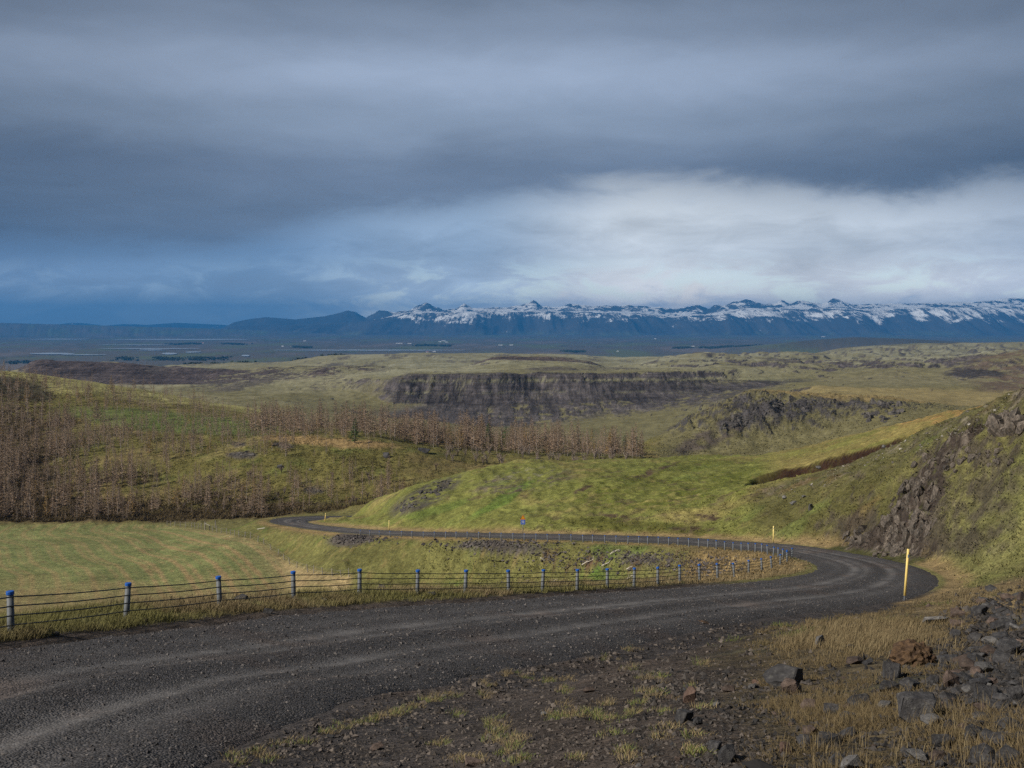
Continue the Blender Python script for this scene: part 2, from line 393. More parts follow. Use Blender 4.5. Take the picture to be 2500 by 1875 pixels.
# square the edges to the centre line
_T = np.gradient(R_C, axis=0); _tl = np.linalg.norm(_T[:, :2], axis=1)
_t2 = _T[:, :2] / _tl[:, None]
_n2 = np.stack([_t2[:, 1], -_t2[:, 0]], -1)
_n2 *= np.sign((_n2 * R_N).sum(1))[:, None]
_k = np.exp(-0.5 * (np.arange(-40, 41) / 14.0) ** 2); _k /= _k.sum()
_sm = lambda v: np.convolve(np.pad(v, 40, mode='edge'), _k, mode='valid')
_along = (R_N * _t2).sum(1)
_hw = (R_N * _n2).sum(1) / 2
R_SL = _sm(((R_OUT[:, 2] - R_IN[:, 2]) - _along * _T[:, 2] / _tl) / (2 * _hw)) * 0.7
R_HW = _sm(_hw); R_N = _n2
R_IN = np.column_stack([R_C[:, :2] - R_N * R_HW[:, None], R_C[:, 2] - R_SL * R_HW])
R_OUT = np.column_stack([R_C[:, :2] + R_N * R_HW[:, None], R_C[:, 2] + R_SL * R_HW])


def road_coords(X, Y):
    """signed offset from the centre line (+ = outer side), half width, road height, sample index"""
    n = len(X)
    best = np.full(n, 1e9, np.float32); bi = np.zeros(n, np.int32)
    C = R_C[:, :2].astype(np.float32)
    Xf, Yf = X.astype(np.float32), Y.astype(np.float32)
    if n < 3000:
        bi = (((Xf[:, None] - C[None, ::2, 0]) ** 2 + (Yf[:, None] - C[None, ::2, 1]) ** 2).argmin(1) * 2).astype(np.int32)
    for j in range(0, NR if n >= 3000 else 0, 2):
        dd = (Xf - C[j, 0]) ** 2 + (Yf - C[j, 1]) ** 2
        m = dd < best
        best[m] = dd[m]; bi[m] = j
    T = np.gradient(R_C, axis=0)
    tl = np.linalg.norm(T[:, :2], axis=1)
    ex, ey = X - R_C[bi, 0], Y - R_C[bi, 1]
    along = (ex * T[bi, 0] + ey * T[bi, 1]) / tl[bi]
    f = np.clip(bi + along / tl[bi], 0, NR - 1)
    ar = np.arange(NR)
    cx, cy, cz = (np.interp(f, ar, R_C[:, i]) for i in range(3))
    nx, ny = np.interp(f, ar, R_N[:, 0]), np.interp(f, ar, R_N[:, 1])
    hw = np.interp(f, ar, R_HW); slp = np.interp(f, ar, R_SL)
    lat = (X - cx) * nx + (Y - cy) * ny
    off = np.hypot(X - cx, Y - cy)
    lat = np.where(off > np.abs(lat) + 3.0, np.sign(lat) * off, lat)   # past the ends
    z = cz + slp * np.clip(lat, -hw - 2, hw + 2)
    return lat, hw, z, f


def px_of(X, Y):
    return 1250 + F_PX * X / np.maximum(Y, 2.5)


def poly_dist(X, Y, poly):
    best = np.full(X.shape, 1e9)
    for (a, b) in zip(poly[:-1], poly[1:]):
        ax, ay, bx, by = a[0], a[1], b[0], b[1]
        L = (bx - ax) ** 2 + (by - ay) ** 2 + 1e-9
        t = np.clip(((X - ax) * (bx - ax) + (Y - ay) * (by - ay)) / L, 0, 1)
        best = np.minimum(best, np.hypot(X - ax - t * (bx - ax), Y - ay - t * (by - ay)))
    return best


def gully_line(px, X, Y):
    return np.interp(px, [1800, 1850, 1950, 2050, 2150, 2250], [138, 140, 139, 136, 131, 126]) + 1.6 * gnoise(X / 9.0, Y / 40.0, 81) + 0.5 * gnoise(X / 2.5, Y / 30.0, 82)


_CR = [((a - 1250) / F_PX * b, b) for a, b in ((2160, 72), (2195, 76), (2230, 80), (2285, 81), (2330, 80))]
_CR2 = [((a - 1250) / F_PX * b, b) for a, b in ((2050, 85), (2085, 83), (2115, 80))]


def crag_band(X, Y):
    out = np.zeros(X.shape)
    m = (Y > 66) & (Y < 100) & (X > 20)
    if m.any():
        x, y = X[m], Y[m]
        jx, jy = x + 1.6 * fbm(x / 4, y / 4, 3, 83), y + 1.6 * fbm(x / 4, y / 4, 3, 86)
        out[m] = np.maximum(np.exp(-(poly_dist(jx, jy, _CR) / 2.7) ** 2), 0.8 * np.exp(-(poly_dist(jx, jy, _CR2) / 1.8) ** 2))
    return out


def ground(X, Y):
    X = np.atleast_1d(np.asarray(X, float)); Y = np.atleast_1d(np.asarray(Y, float))
    out = np.zeros(X.shape)
    CH = 200000
    for s in range(0, len(X), CH):
        out[s:s + CH] = _ground(X[s:s + CH], Y[s:s + CH])
    return out


def _ground(X, Y):
    d = np.maximum(Y, 0.3)
    px = px_of(X, Y)
    far = sstep(d, 140, 420)
    cl = sstep(d, 640, 760) * (1 - sstep(d, 1350, 1700))
    # warp: wandering edges; ribs and gullies in the cliffs
    wx = fbm(X / 40, Y / 90, 3, 11) * 14 * far * (1 - cl * 0.5)
    wd = fbm(X / 55, Y / 70, 3, 21) * 0.020 * far
    wd = wd + cl * (0.0055 * ridged(X / 9, Y / 60, 4, 31) + 0.018 * fbm(X / 60, Y / 300, 3, 37))
    kn = sstep(d, 330, 380) * (1 - sstep(d, 450, 500)) * sstep(px, 1580, 1700)
    wd = wd + kn * 0.022 * ridged(X / 11, Y / 30, 3, 34)
    z = base_height(px + wx * np.clip(400 / d, 0.1, 1) * 2, d * (1 + wd))
    # relief at the scale of each distance
    a1 = sstep(d, 2, 30) * (1 - sstep(d, 60, 120))
    a2 = sstep(d, 45, 75) * (1 - sstep(d, 260, 420))
    a3 = sstep(d, 190, 300) * (1 - sstep(d, 1500, 2200))
    a4 = sstep(d, 450, 900) * (1 - sstep(d, 2600, 3200))
    n = 0.05 * fbm(X / 0.9, Y / 0.9, 4, 41) * (1 - sstep(d, 45, 90)) + a1 * 0.18 * fbm(X / 4.5, Y / 4.5, 2, 44)
    tus = fbm(X / 1.5, Y / 2.2, 3, 51)
    fieldm = sstep(d, 95, 125) * (1 - sstep(d, 200, 206)) * (1 - sstep(px, 700, 790))
    n = n + a2 * (1 - 0.93 * fieldm) * (0.34 * tus + 0.24 * ridged(X / 3.2, Y / 4.4, 2, 54) + 0.7 * fbm(X / 13, Y / 17, 2, 57))
    n = n + a3 * (0.30 * fbm(X / 2.6, Y / 4, 3, 61) + 1.3 * fbm(X / 28, Y / 34, 3, 64))
    tr = fbm(X / 75, Y / 120, 3, 73)
    n = n + sstep(d, 860, 960) * (1 - sstep(d, 2500, 3000)) * (0.9 + 3.0 * sstep(px, 1550, 1800)) * np.tanh(9 * (tr - 0.12)) + sstep(d, 460, 560) * (1 - sstep(d, 690, 740)) * 1.2 * np.tanh(9 * (tr + 0.1))
    n = n + a4 * (0.9 * fbm(X / 9, Y / 14, 3, 71) + 1.6 * fbm(X / 55, Y / 70, 2, 74))
    # the dark right hillside is steeper and rougher
    rh = sstep(px, 1850, 2050) * sstep(d, 60, 72) * (1 - sstep(d, 104, 125))
    n = n + rh * (0.6 * ridged(X / 6.5, Y / 6, 3, 77) + 0.5 * fbm(X / 2.2, Y / 2.2, 3, 79))
    cb_ = crag_band(X, Y)
    n = n + cb_ * (0.35 + 1.15 * ridged(X / 2.6, Y / 2.0, 4, 87) + 0.5 * fbm(X / 0.8, Y / 0.8, 2, 89))
    knr = kn * sstep(ridged(X / 9, Y / 14, 3, 93), 0.15, 0.5) * sstep(d, 375, 400)
    n = n + knr * (0.8 + 1.0 * ridged(X / 3.5, Y / 4.5, 3, 96))
    z = z + n
    # peat gully between the rocky spur and the meadow
    gx = gully_line(px, X, Y)
    gm = sstep(px, 1815, 1860) * (1 - sstep(px, 2170, 2260))
    z = z - gm * (2.7 + 1.0 * gnoise(X / 6.0, Y / 20.0, 84)) * sstep(d, gx - 15.0, gx - 6.0) * (1 - sstep(d, gx + 2.0, gx + 4.6))
    # road bed
    near = Y < 240
    if near.any():
        i = np.nonzero(near)[0]
        lat, hw, zr, f = road_coords(X[i], Y[i])
        ee = np.abs(lat) - hw
        fall = np.where(lat < 0, 1 - sstep(ee, 1.7, 5.5), 1 - sstep(ee, 0.4, 3.2))
        bed = zr - 0.07 * (1 - sstep(ee, -0.35, 0.1)) + 0.5 * (n[i]) * sstep(ee, 0.0, 0.8) * np.clip(20 / np.maximum(d[i], 1), 0.1, 1)
        z[i] = z[i] * (1 - fall) + bed * fall
    return z


def hit(px, py, dmin=3.0, dmax=3000.0):
    """first point of the ground met by the line of sight through a pixel"""
    d = np.exp(np.linspace(math.log(dmin), math.log(dmax), 300))
    X = (px - 1250) / F_PX * d
    zl = zpy(py, d)
    zg = ground(X, d)
    b = np.nonzero(zl <= zg)[0]
    if len(b) and b[0] > 0:
        d = np.linspace(d[b[0] - 1], d[b[0]], 14)
        X = (px - 1250) / F_PX * d
        zl = zpy(py, d)
        zg = ground(X, d)
        b = np.nonzero(zl <= zg)[0]
    if len(b) == 0:
        return None
    i = b[0]
    if i > 0:
        a0, a1_ = zl[i - 1] - zg[i - 1], zl[i] - zg[i]
        t = a0 / (a0 - a1_ + 1e-9)
        dd = d[i - 1] + t * (d[i] - d[i - 1])
    else:
        dd = d[0]
    x = (px - 1250) / F_PX * dd
    return float(x), float(dd), float(ground(x, dd)[0])


# ------------------------------------------------------------------ mesh helpers
def build_mesh(name, V, F, smooth=True, cols=None, attrs=None, mats=None):
    V = np.asarray(V, np.float32); F = np.asarray(F, np.int32)
    me = bpy.data.meshes.new(name)
    n, k = F.shape
    me.vertices.add(len(V)); me.vertices.foreach_set('co', V.ravel())
    me.loops.add(n * k); me.loops.foreach_set('vertex_index', F.ravel())
    me.polygons.add(n)
    me.polygons.foreach_set('loop_start', np.arange(0, n * k, k, dtype=np.int32))
    me.polygons.foreach_set('loop_total', np.full(n, k, np.int32))
    me.polygons.foreach_set('use_smooth', np.full(n, bool(smooth)))
    if cols is not None:
        a = me.color_attributes.new('Col', 'FLOAT_COLOR', 'POINT')
        c = np.ones((len(V), 4), np.float32); c[:, :3] = cols
        a.data.foreach_set('color', c.ravel())
    for nm, v in (attrs or {}).items():
        a = me.attributes.new(nm, 'FLOAT', 'POINT')
        a.data.foreach_set('value', np.asarray(v, np.float32).ravel())
    me.update(calc_edges=True)
    return me


def link(name, me, mat=None, parent=None, loc=None, rot=None, scale=None):
    o = bpy.data.objects.new(name, me)
    COL.objects.link(o)
    if mat is not None and me is not None and len(me.materials) == 0:
        me.materials.append(mat)
    if parent is not None:
        o.parent = parent
    if loc is not None:
        o.location = loc
    if rot is not None:
        o.rotation_euler = rot
    if scale is not None:
        o.scale = scale
    return o


def tag(o, label, cat, group=None):
    o['label'] = label; o['category'] = cat
    if group:
        o['group'] = group
    return o


def struct(o, label=None):
    o['kind'] = 'structure'
    if label:
        o['label'] = label
    return o


def stuff(o, label, cat):
    o['kind'] = 'stuff'; o['label'] = label; o['category'] = cat
    return o


def thing(name, loc, label, cat, group=None, rotz=0.0):
    o = bpy.data.objects.new(name, None)
    COL.objects.link(o)
    o.location = loc; o.rotation_euler = (0, 0, rotz); o.empty_display_size = 0.2
    return tag(o, label, cat, group)


class MB:
    def __init__(s):
        s.v, s.f = [], []

    def add(s, V, F):
        n = len(s.v)
        s.v += [tuple(map(float, p)) for p in V]
        s.f += [tuple(i + n for i in f) for f in F]

    def tube(s, pts, radii, seg=8, caps=True):
        pts = [Vector(p) for p in pts]
        rings = []
        for i, p in enumerate(pts):
            t = (pts[min(i + 1, len(pts) - 1)] - pts[max(i - 1, 0)]).normalized()
            a = Vector((0, 0, 1)) if abs(t.z) < 0.9 else Vector((0, 1, 0))
            u = t.cross(a).normalized(); v_ = t.cross(u).normalized()
            r = radii[i] if hasattr(radii, '__len__') else radii
            rings.append([p + (u * math.cos(2 * math.pi * k / seg) + v_ * math.sin(2 * math.pi * k / seg)) * r for k in range(seg)])
        V = [q for r in rings for q in r]; F = []
        for i in range(len(rings) - 1):
            for k in range(seg):
                a, b = i * seg + k, i * seg + (k + 1) % seg
                F.append((a, a + seg, b + seg, b))
        if caps:
            F.append(tuple(range(seg))); F.append(tuple((len(rings) - 1) * seg + k for k in reversed(range(seg))))
        s.add(V, F)

    def box(s, x0, x1, y0, y1, z0, z1):
        s.add([(x0, y0, z0), (x1, y0, z0), (x1, y1, z0), (x0, y1, z0), (x0, y0, z1), (x1, y0, z1), (x1, y1, z1), (x0, y1, z1)],
              [(0, 3, 2, 1), (4, 5, 6, 7), (0, 1, 5, 4), (1, 2, 6, 5), (2, 3, 7, 6), (3, 0, 4, 7)])

    def prism(s, poly, y0, y1):
        n = len(poly)
        V = [(x, y0, z) for x, z in poly] + [(x, y1, z) for x, z in poly]
        F = [tuple(range(n)), tuple(reversed(range(n, 2 * n)))] + [(i, i + n, (i + 1) % n + n, (i + 1) % n) for i in range(n)]
        s.add(V, F)

    def mesh(s, name, smooth=False):
        me = bpy.data.meshes.new(name)
        me.from_pydata(s.v, [], s.f)
        if smooth:
            me.polygons.foreach_set('use_smooth', [True] * len(me.polygons))
        me.update()
        return me


# ------------------------------------------------------------------ materials
def new_mat(name, rough=0.9, spec=0.25):
    m = bpy.data.materials.new(name)
    m.use_nodes = True
    t = NT(m.node_tree)
    b = t.n['Principled BSDF']
    b.inputs['Roughness'].default_value = rough
    b.inputs['Specular IOR Level'].default_value = spec
    return m, t, b


def plain_mat(name, color, rough=0.7, var=0.15, scale=8.0, bump=0.1, metal=0.0, spec=0.3):
    m, t, b = new_mat(name, rough, spec)
    co = t.new('ShaderNodeTexCoord').outputs['Object']
    n = t.noise(co, scale, 5, 0.6)
    c = t.mix(1.0, tuple(color) + (1,), t.lerp(n, 0.25, 0.75, 1 - var, 1 + var), 'MULTIPLY')
    t.set(b.inputs['Base Color'], c)
    b.inputs['Metallic'].default_value = metal
    if bump:
        bp = t.new('ShaderNodeBump'); bp.inputs['Strength'].default_value = bump; bp.inputs['Distance'].default_value = 0.02
        t.set(bp.inputs['Height'], n); t.set(b.inputs['Normal'], bp.outputs[0])
    return m


def ground_mat():
    m, t, b = new_mat('ground_cover', 0.95, 0.12)
    co = t.new('ShaderNodeNewGeometry').outputs['Position']
    base = t.new('ShaderNodeAttribute', attribute_name='Col').outputs['Color']
    rocky = t.new('ShaderNodeAttribute', attribute_name='rocky').outputs['Fac']
    n1 = t.noise(co, 9.0, 4, 0.7)
    n2 = t.noise(co, 1.1, 6, 0.72)
    n4 = t.noise(co, 3.4, 4, 0.7, 0.4)
    n3 = t.noise(co, 0.12, 7, 0.72)
    f = t.math('MULTIPLY', t.lerp(n1, 0.28, 0.72, 0.55, 1.45), t.lerp(n2, 0.3, 0.7, 0.58, 1.42))
    f = t.math('MULTIPLY', f, t.lerp(n3, 0.3, 0.7, 0.66, 1.34))
    f = t.math('MULTIPLY', f, t.lerp(n4, 0.3, 0.7, 0.62, 1.38))
    c = t.mix(1.0, base, f, 'MULTIPLY')
    # dry straw and fresh green flecks
    hv = t.noise(co, 3.1, 5, 0.65)
    c = t.mix(t.math('MULTIPLY', t.step(hv, 0.55, 0.75), t.math('SUBTRACT', 0.45, t.math('MULTIPLY', rocky, 0.45), clamp=True)), c, t.mix(1.0, c, (1.5, 1.18, 0.95, 1), 'MULTIPLY'))
    c = t.mix(t.math('MULTIPLY', t.step(hv, 0.42, 0.25), t.math('SUBTRACT', 0.6, t.math('MULTIPLY', rocky, 0.6), clamp=True)), c, t.mix(1.0, c, (0.62, 0.85, 0.5, 1), 'MULTIPLY'))
    ribs = t.new('ShaderNodeAttribute', attribute_name='ribs').outputs['Fac']
    mp = t.new('ShaderNodeMapping'); mp.inputs['Scale'].default_value = (0.22, 0.05, 0.06)
    t.set(mp.inputs[0], co)
    rn = t.noise(mp.outputs[0], 1.0, 5, 0.72, 0.6)
    rb_ = t.noise(co, 0.16, 5, 0.7)
    ms = t.new('ShaderNodeMapping'); ms.inputs['Scale'].default_value = (0.012, 0.012, 0.42)
    t.set(ms.inputs[0], co)
    rs_ = t.noise(ms.outputs[0], 1.0, 4, 0.7, 0.3)
    rv_ = t.math('MULTIPLY', t.math('MULTIPLY', t.lerp(rn, 0.33, 0.67, 0.55, 1.4), t.lerp(rs_, 0.32, 0.68, 0.55, 1.45)), t.lerp(rb_, 0.3, 0.7, 0.6, 1.4))
    c = t.mix(ribs, c, t.mix(1.0, c, rv_, 'MULTIPLY'))
    t.set(b.inputs['Base Color'], c)
    h = t.math('ADD', t.math('MULTIPLY', n2, 0.45), t.math('ADD', t.math('MULTIPLY', n1, 0.06), t.math('MULTIPLY', n4, 0.22)))
    h = t.math('ADD', h, t.math('MULTIPLY', t.math('MULTIPLY', rn, ribs), 4.0))
    bp = t.new('ShaderNodeBump'); bp.inputs['Strength'].default_value = 0.9; bp.inputs['Distance'].default_value = 0.6
    t.set(bp.inputs['Height'], h); t.set(b.inputs['Normal'], bp.outputs[0])
    return m


def road_mat():
    m, t, b = new_mat('gravel', 0.9, 0.25)
    co = t.new('ShaderNodeNewGeometry').outputs['Position']
    wear = t.new('ShaderNodeAttribute', attribute_name='wear').outputs['Fac']
    v1 = t.voronoi(co, 38.0, 'F1', 'Color')
    vd = t.voronoi(co, 38.0)
    v2 = t.voronoi(co, 15.0, 'F1', 'Color')
    n = t.noise(co, 2.2, 5, 0.65)
    nl = t.noise(co, 0.35, 4, 0.6)
    sp = t.new('ShaderNodeSeparateColor'); t.set(sp.inputs[0], v1)
    sp2 = t.new('ShaderNodeSeparateColor'); t.set(sp2.inputs[0], v2)
    tone = t.lerp(sp.outputs[0], 0, 1, 0.45, 1.6)
    tone2 = t.lerp(sp2.outputs[1], 0, 1, 0.72, 1.3)
    base = t.mix(wear, (0.046, 0.043, 0.043, 1), (0.132, 0.125, 0.121, 1))
    base = t.mix(t.math('MULTIPLY', t.step(nl, 0.52, 0.68), 0.6), base, t.mix(1.0, base, (1.15, 0.93, 0.80, 1), 'MULTIPLY'))
    tw = t.mix(t.math('MULTIPLY', wear, 0.75), t.math('MULTIPLY', tone, tone2), (1, 1, 1, 1))
    c = t.mix(1.0, base, tw, 'MULTIPLY')
    c = t.mix(1.0, c, t.lerp(n, 0.3, 0.7, 0.82, 1.2), 'MULTIPLY')
    t.set(b.inputs['Base Color'], c)
    h = t.math('ADD', t.math('MULTIPLY', t.math('SUBTRACT', 1.0, vd), t.math('SUBTRACT', 1.0, t.math('MULTIPLY', wear, 0.8))), t.math('MULTIPLY', n, 0.8))
    bp = t.new('ShaderNodeBump'); bp.inputs['Strength'].default_value = 0.8; bp.inputs['Distance'].default_value = 0.03
    t.set(bp.inputs['Height'], h); t.set(b.inputs['Normal'], bp.outputs[0])
    return m


def rock_mat(name, c0, c1, lichen=0.25, scale=3.0):
    m, t, b = new_mat(name, 0.85, 0.3)
    co = t.new('ShaderNodeTexCoord').outputs['Object']
    rnd = t.new('ShaderNodeObjectInfo').outputs['Random']
    n = t.noise(co, scale, 6, 0.65)
    n2 = t.noise(co, scale * 6, 4, 0.6)
    c = t.mix(t.step(n, 0.3, 0.7), c0 + (1,), c1 + (1,))
    c = t.mix(1.0, c, t.lerp(rnd, 0, 1, 0.7, 1.35), 'MULTIPLY')
    c = t.mix(1.0, c, t.lerp(n2, 0.3, 0.7, 0.75, 1.25), 'MULTIPLY')
    nz = t.new('ShaderNodeSeparateXYZ'); t.set(nz.inputs[0], t.new('ShaderNodeNewGeometry').outputs['Normal'])
    li = t.math('MULTIPLY', t.step(t.noise(co, scale * 2.2, 5, 0.7), 0.55, 0.68), lichen)
    c = t.mix(li, c, (0.26, 0.26, 0.21, 1))
    t.set(b.inputs['Base Color'], c)
    bp = t.new('ShaderNodeBump'); bp.inputs['Strength'].default_value = 0.5; bp.inputs['Distance'].default_value = 0.05
    t.set(bp.inputs['Height'], t.math('ADD', n, t.math('MULTIPLY', n2, 0.35))); t.set(b.inputs['Normal'], bp.outputs[0])
    return m


def col_mat(name, rough=0.9, trans=0.0, var=0.0, scale=5.0, spec=0.15, up=0.0):
    """takes its colour from the mesh's own colour attribute"""
    m, t, b = new_mat(name, rough, spec)
    c = t.new('ShaderNodeAttribute', attribute_name='Col').outputs['Color']
    if var:
        co = t.new('ShaderNodeNewGeometry').outputs['Position']
        c = t.mix(1.0, c, t.lerp(t.noise(co, scale, 4, 0.6), 0.3, 0.7, 1 - var, 1 + var), 'MULTIPLY')
    t.set(b.inputs['Base Color'], c)
    if up:
        nv_ = t.vmath('SCALE', t.new('ShaderNodeNewGeometry').outputs['Normal'])
        nv_.node.inputs['Scale'].default_value = 1 - up
        t.set(b.inputs['Normal'], t.vmath('NORMALIZE', t.vmath('ADD', nv_, (0, 0, up))))
    if trans:
        tr = t.new('ShaderNodeBsdfTranslucent'); t.set(tr.inputs[0], c)
        mx = t.new('ShaderNodeMixShader'); mx.inputs[0].default_value = trans
        t.l.new(b.outputs[0], mx.inputs[1]); t.l.new(tr.outputs[0], mx.inputs[2])
        t.l.new(mx.outputs[0], t.n['Material Output'].inputs[0])
    return m


M = {
 'ground': ground_mat(), 'road': road_mat(),
 'basalt': rock_mat('basalt', (0.020, 0.019, 0.020), (0.055, 0.053, 0.054), 0.15),
 'brown_rock': rock_mat('brown_rock', (0.045, 0.032, 0.026), (0.10, 0.072, 0.058), 0.12),
 'red_rock': rock_mat('red_rock', (0.09, 0.055, 0.042), (0.17, 0.11, 0.085), 0.1),
 'pale_rock': rock_mat('pale_rock', (0.065, 0.062, 0.061), (0.135, 0.13, 0.125), 0.25),
 'scoria': rock_mat('scoria', (0.035, 0.020, 0.012), (0.10, 0.06, 0.03), 0.0, 7.0),
 'crag': rock_mat('crag', (0.030, 0.025, 0.021), (0.125, 0.102, 0.082), 0.5, 4.5),
 'far_crag': rock_mat('far_crag', (0.038, 0.035, 0.034), (0.085, 0.076, 0.070), 0.3, 3.0),
 'leaf': col_mat('blades', 0.85, 0.15, up=0.7), 'pebble': col_mat('pebbles', 0.85, 0, 0.15, 60), 'twig': col_mat('twigs', 0.9, 0.0, up=0.45),
 'post': plain_mat('grey_plastic', (0.100, 0.110, 0.120), 0.6, 0.4, 6.0, 0.05),
 'cap': plain_mat('blue_plastic', (0.010, 0.085, 0.36), 0.5, 0.25, 9.0, 0.02, 0, 0.4),
 'cable': plain_mat('wire_rope', (0.055, 0.06, 0.062), 0.5, 0.35, 60.0, 0.4, 0.5),
 'yellow': plain_mat('yellow_paint', (0.70, 0.53, 0.17), 0.55, 0.10, 5.0, 0.02),
 'pale_yellow': plain_mat('pale_yellow_paint', (0.78, 0.62, 0.22), 0.55, 0.10, 5.0, 0.02),
 'reflector': plain_mat('reflector', (0.22, 0.29, 0.36), 0.2, 0.1, 20, 0, 0.3),
 'dark_sleeve': plain_mat('dark_sleeve', (0.06, 0.065, 0.075), 0.6),
 'wood': plain_mat('grey_wood', (0.26, 0.235, 0.205), 0.9, 0.3, 7.0, 0.3),
 'dark_wood': plain_mat('dark_wood', (0.07, 0.06, 0.055), 0.9, 0.3, 7.0, 0.3),
 'bleached': plain_mat('bleached_wood', (0.46, 0.42, 0.36), 0.9, 0.25, 7.0, 0.3),
 'galv': plain_mat('galvanised', (0.30, 0.30, 0.29), 0.45, 0.12, 8.0, 0.0, 0.4),
 'sign_red': plain_mat('sign_red', (0.50, 0.045, 0.015), 0.4, 0.05, 3, 0), 'sign_yellow': plain_mat('sign_yellow', (0.85, 0.47, 0.02), 0.4, 0.05, 3, 0),
 'sign_black': plain_mat('sign_black', (0.012, 0.012, 0.012), 0.4, 0.05, 3, 0), 'sign_blue': plain_mat('sign_blue', (0.006, 0.075, 0.42), 0.4, 0.05, 3, 0),
 'sign_white': plain_mat('sign_white', (0.75, 0.78, 0.80), 0.4, 0.05, 3, 0),
 'bark': plain_mat('larch_bark', (0.30, 0.265, 0.235), 0.9, 0.25, 3.0, 0),
 'white_wall': plain_mat('white_wall', (0.72, 0.73, 0.74), 0.8, 0.06, 0.2, 0), 'farm_roof': plain_mat('farm_roof', (0.42, 0.44, 0.46), 0.7, 0.1, 0.2, 0),
 'red_roof': plain_mat('red_roof', (0.30, 0.06, 0.05), 0.7, 0.1, 0.2, 0),
}


# ------------------------------------------------------------------ terrain mesh
rows = np.concatenate([np.linspace(-9, 2.5, 16, endpoint=False)] + [np.exp(np.linspace(math.log(a), math.log(b), n, endpoint=False)) for a, b, n in
        ((2.5, 15, 70), (15, 50, 100), (50, 118, 130), (118, 150, 78), (150, 240, 80), (240, 450, 105), (450, 730, 45), (730, 960, 85), (960, 1350, 60), (1350, 3200, 45), (3200, 27000, 45))] + [np.array([27000., 29000.])])
NCOL = 880
ucol = np.linspace(-1, 1, NCOL)
ucol = 0.60 * ucol + 0.12 * ucol ** 5          # finest inside the picture
GY, GU = np.meshgrid(rows, ucol, indexing='ij')
GX = GU * (np.maximum(GY, -9) + 14 * (1 - sstep(GY, 30, 200)) * 1.0)
GZ = ground(GX.ravel(), GY.ravel()).reshape(GX.shape)
NROW = len(rows)

# fence line round the mown field, in pixels (bases of the posts)
FENCE = [(400 + a / 5.53, 1230 + b / 5.53) for a, b in ((45, 300), (92, 300), (148, 302), (222, 310), (296, 322), (376, 330), (420, 335), (463, 340), (505, 345), (557, 350),
         (657, 375), (714, 387), (775, 395), (848, 405), (900, 420), (958, 432), (1015, 445), (1095, 462), (1172, 470), (1268, 515), (1355, 552), (1447, 620), (1545, 690),
         (1622, 760), (1700, 820), (1797, 865), (1942, 920), (2022, 940), (2145, 960))] + [(811, 1406), (833, 1408), (852, 1408)]
FENCE_P = [p for p in (hit(a, b, 60, 230) for a, b in FENCE) if p]


def C(*c):
    return np.array(c, np.float32)


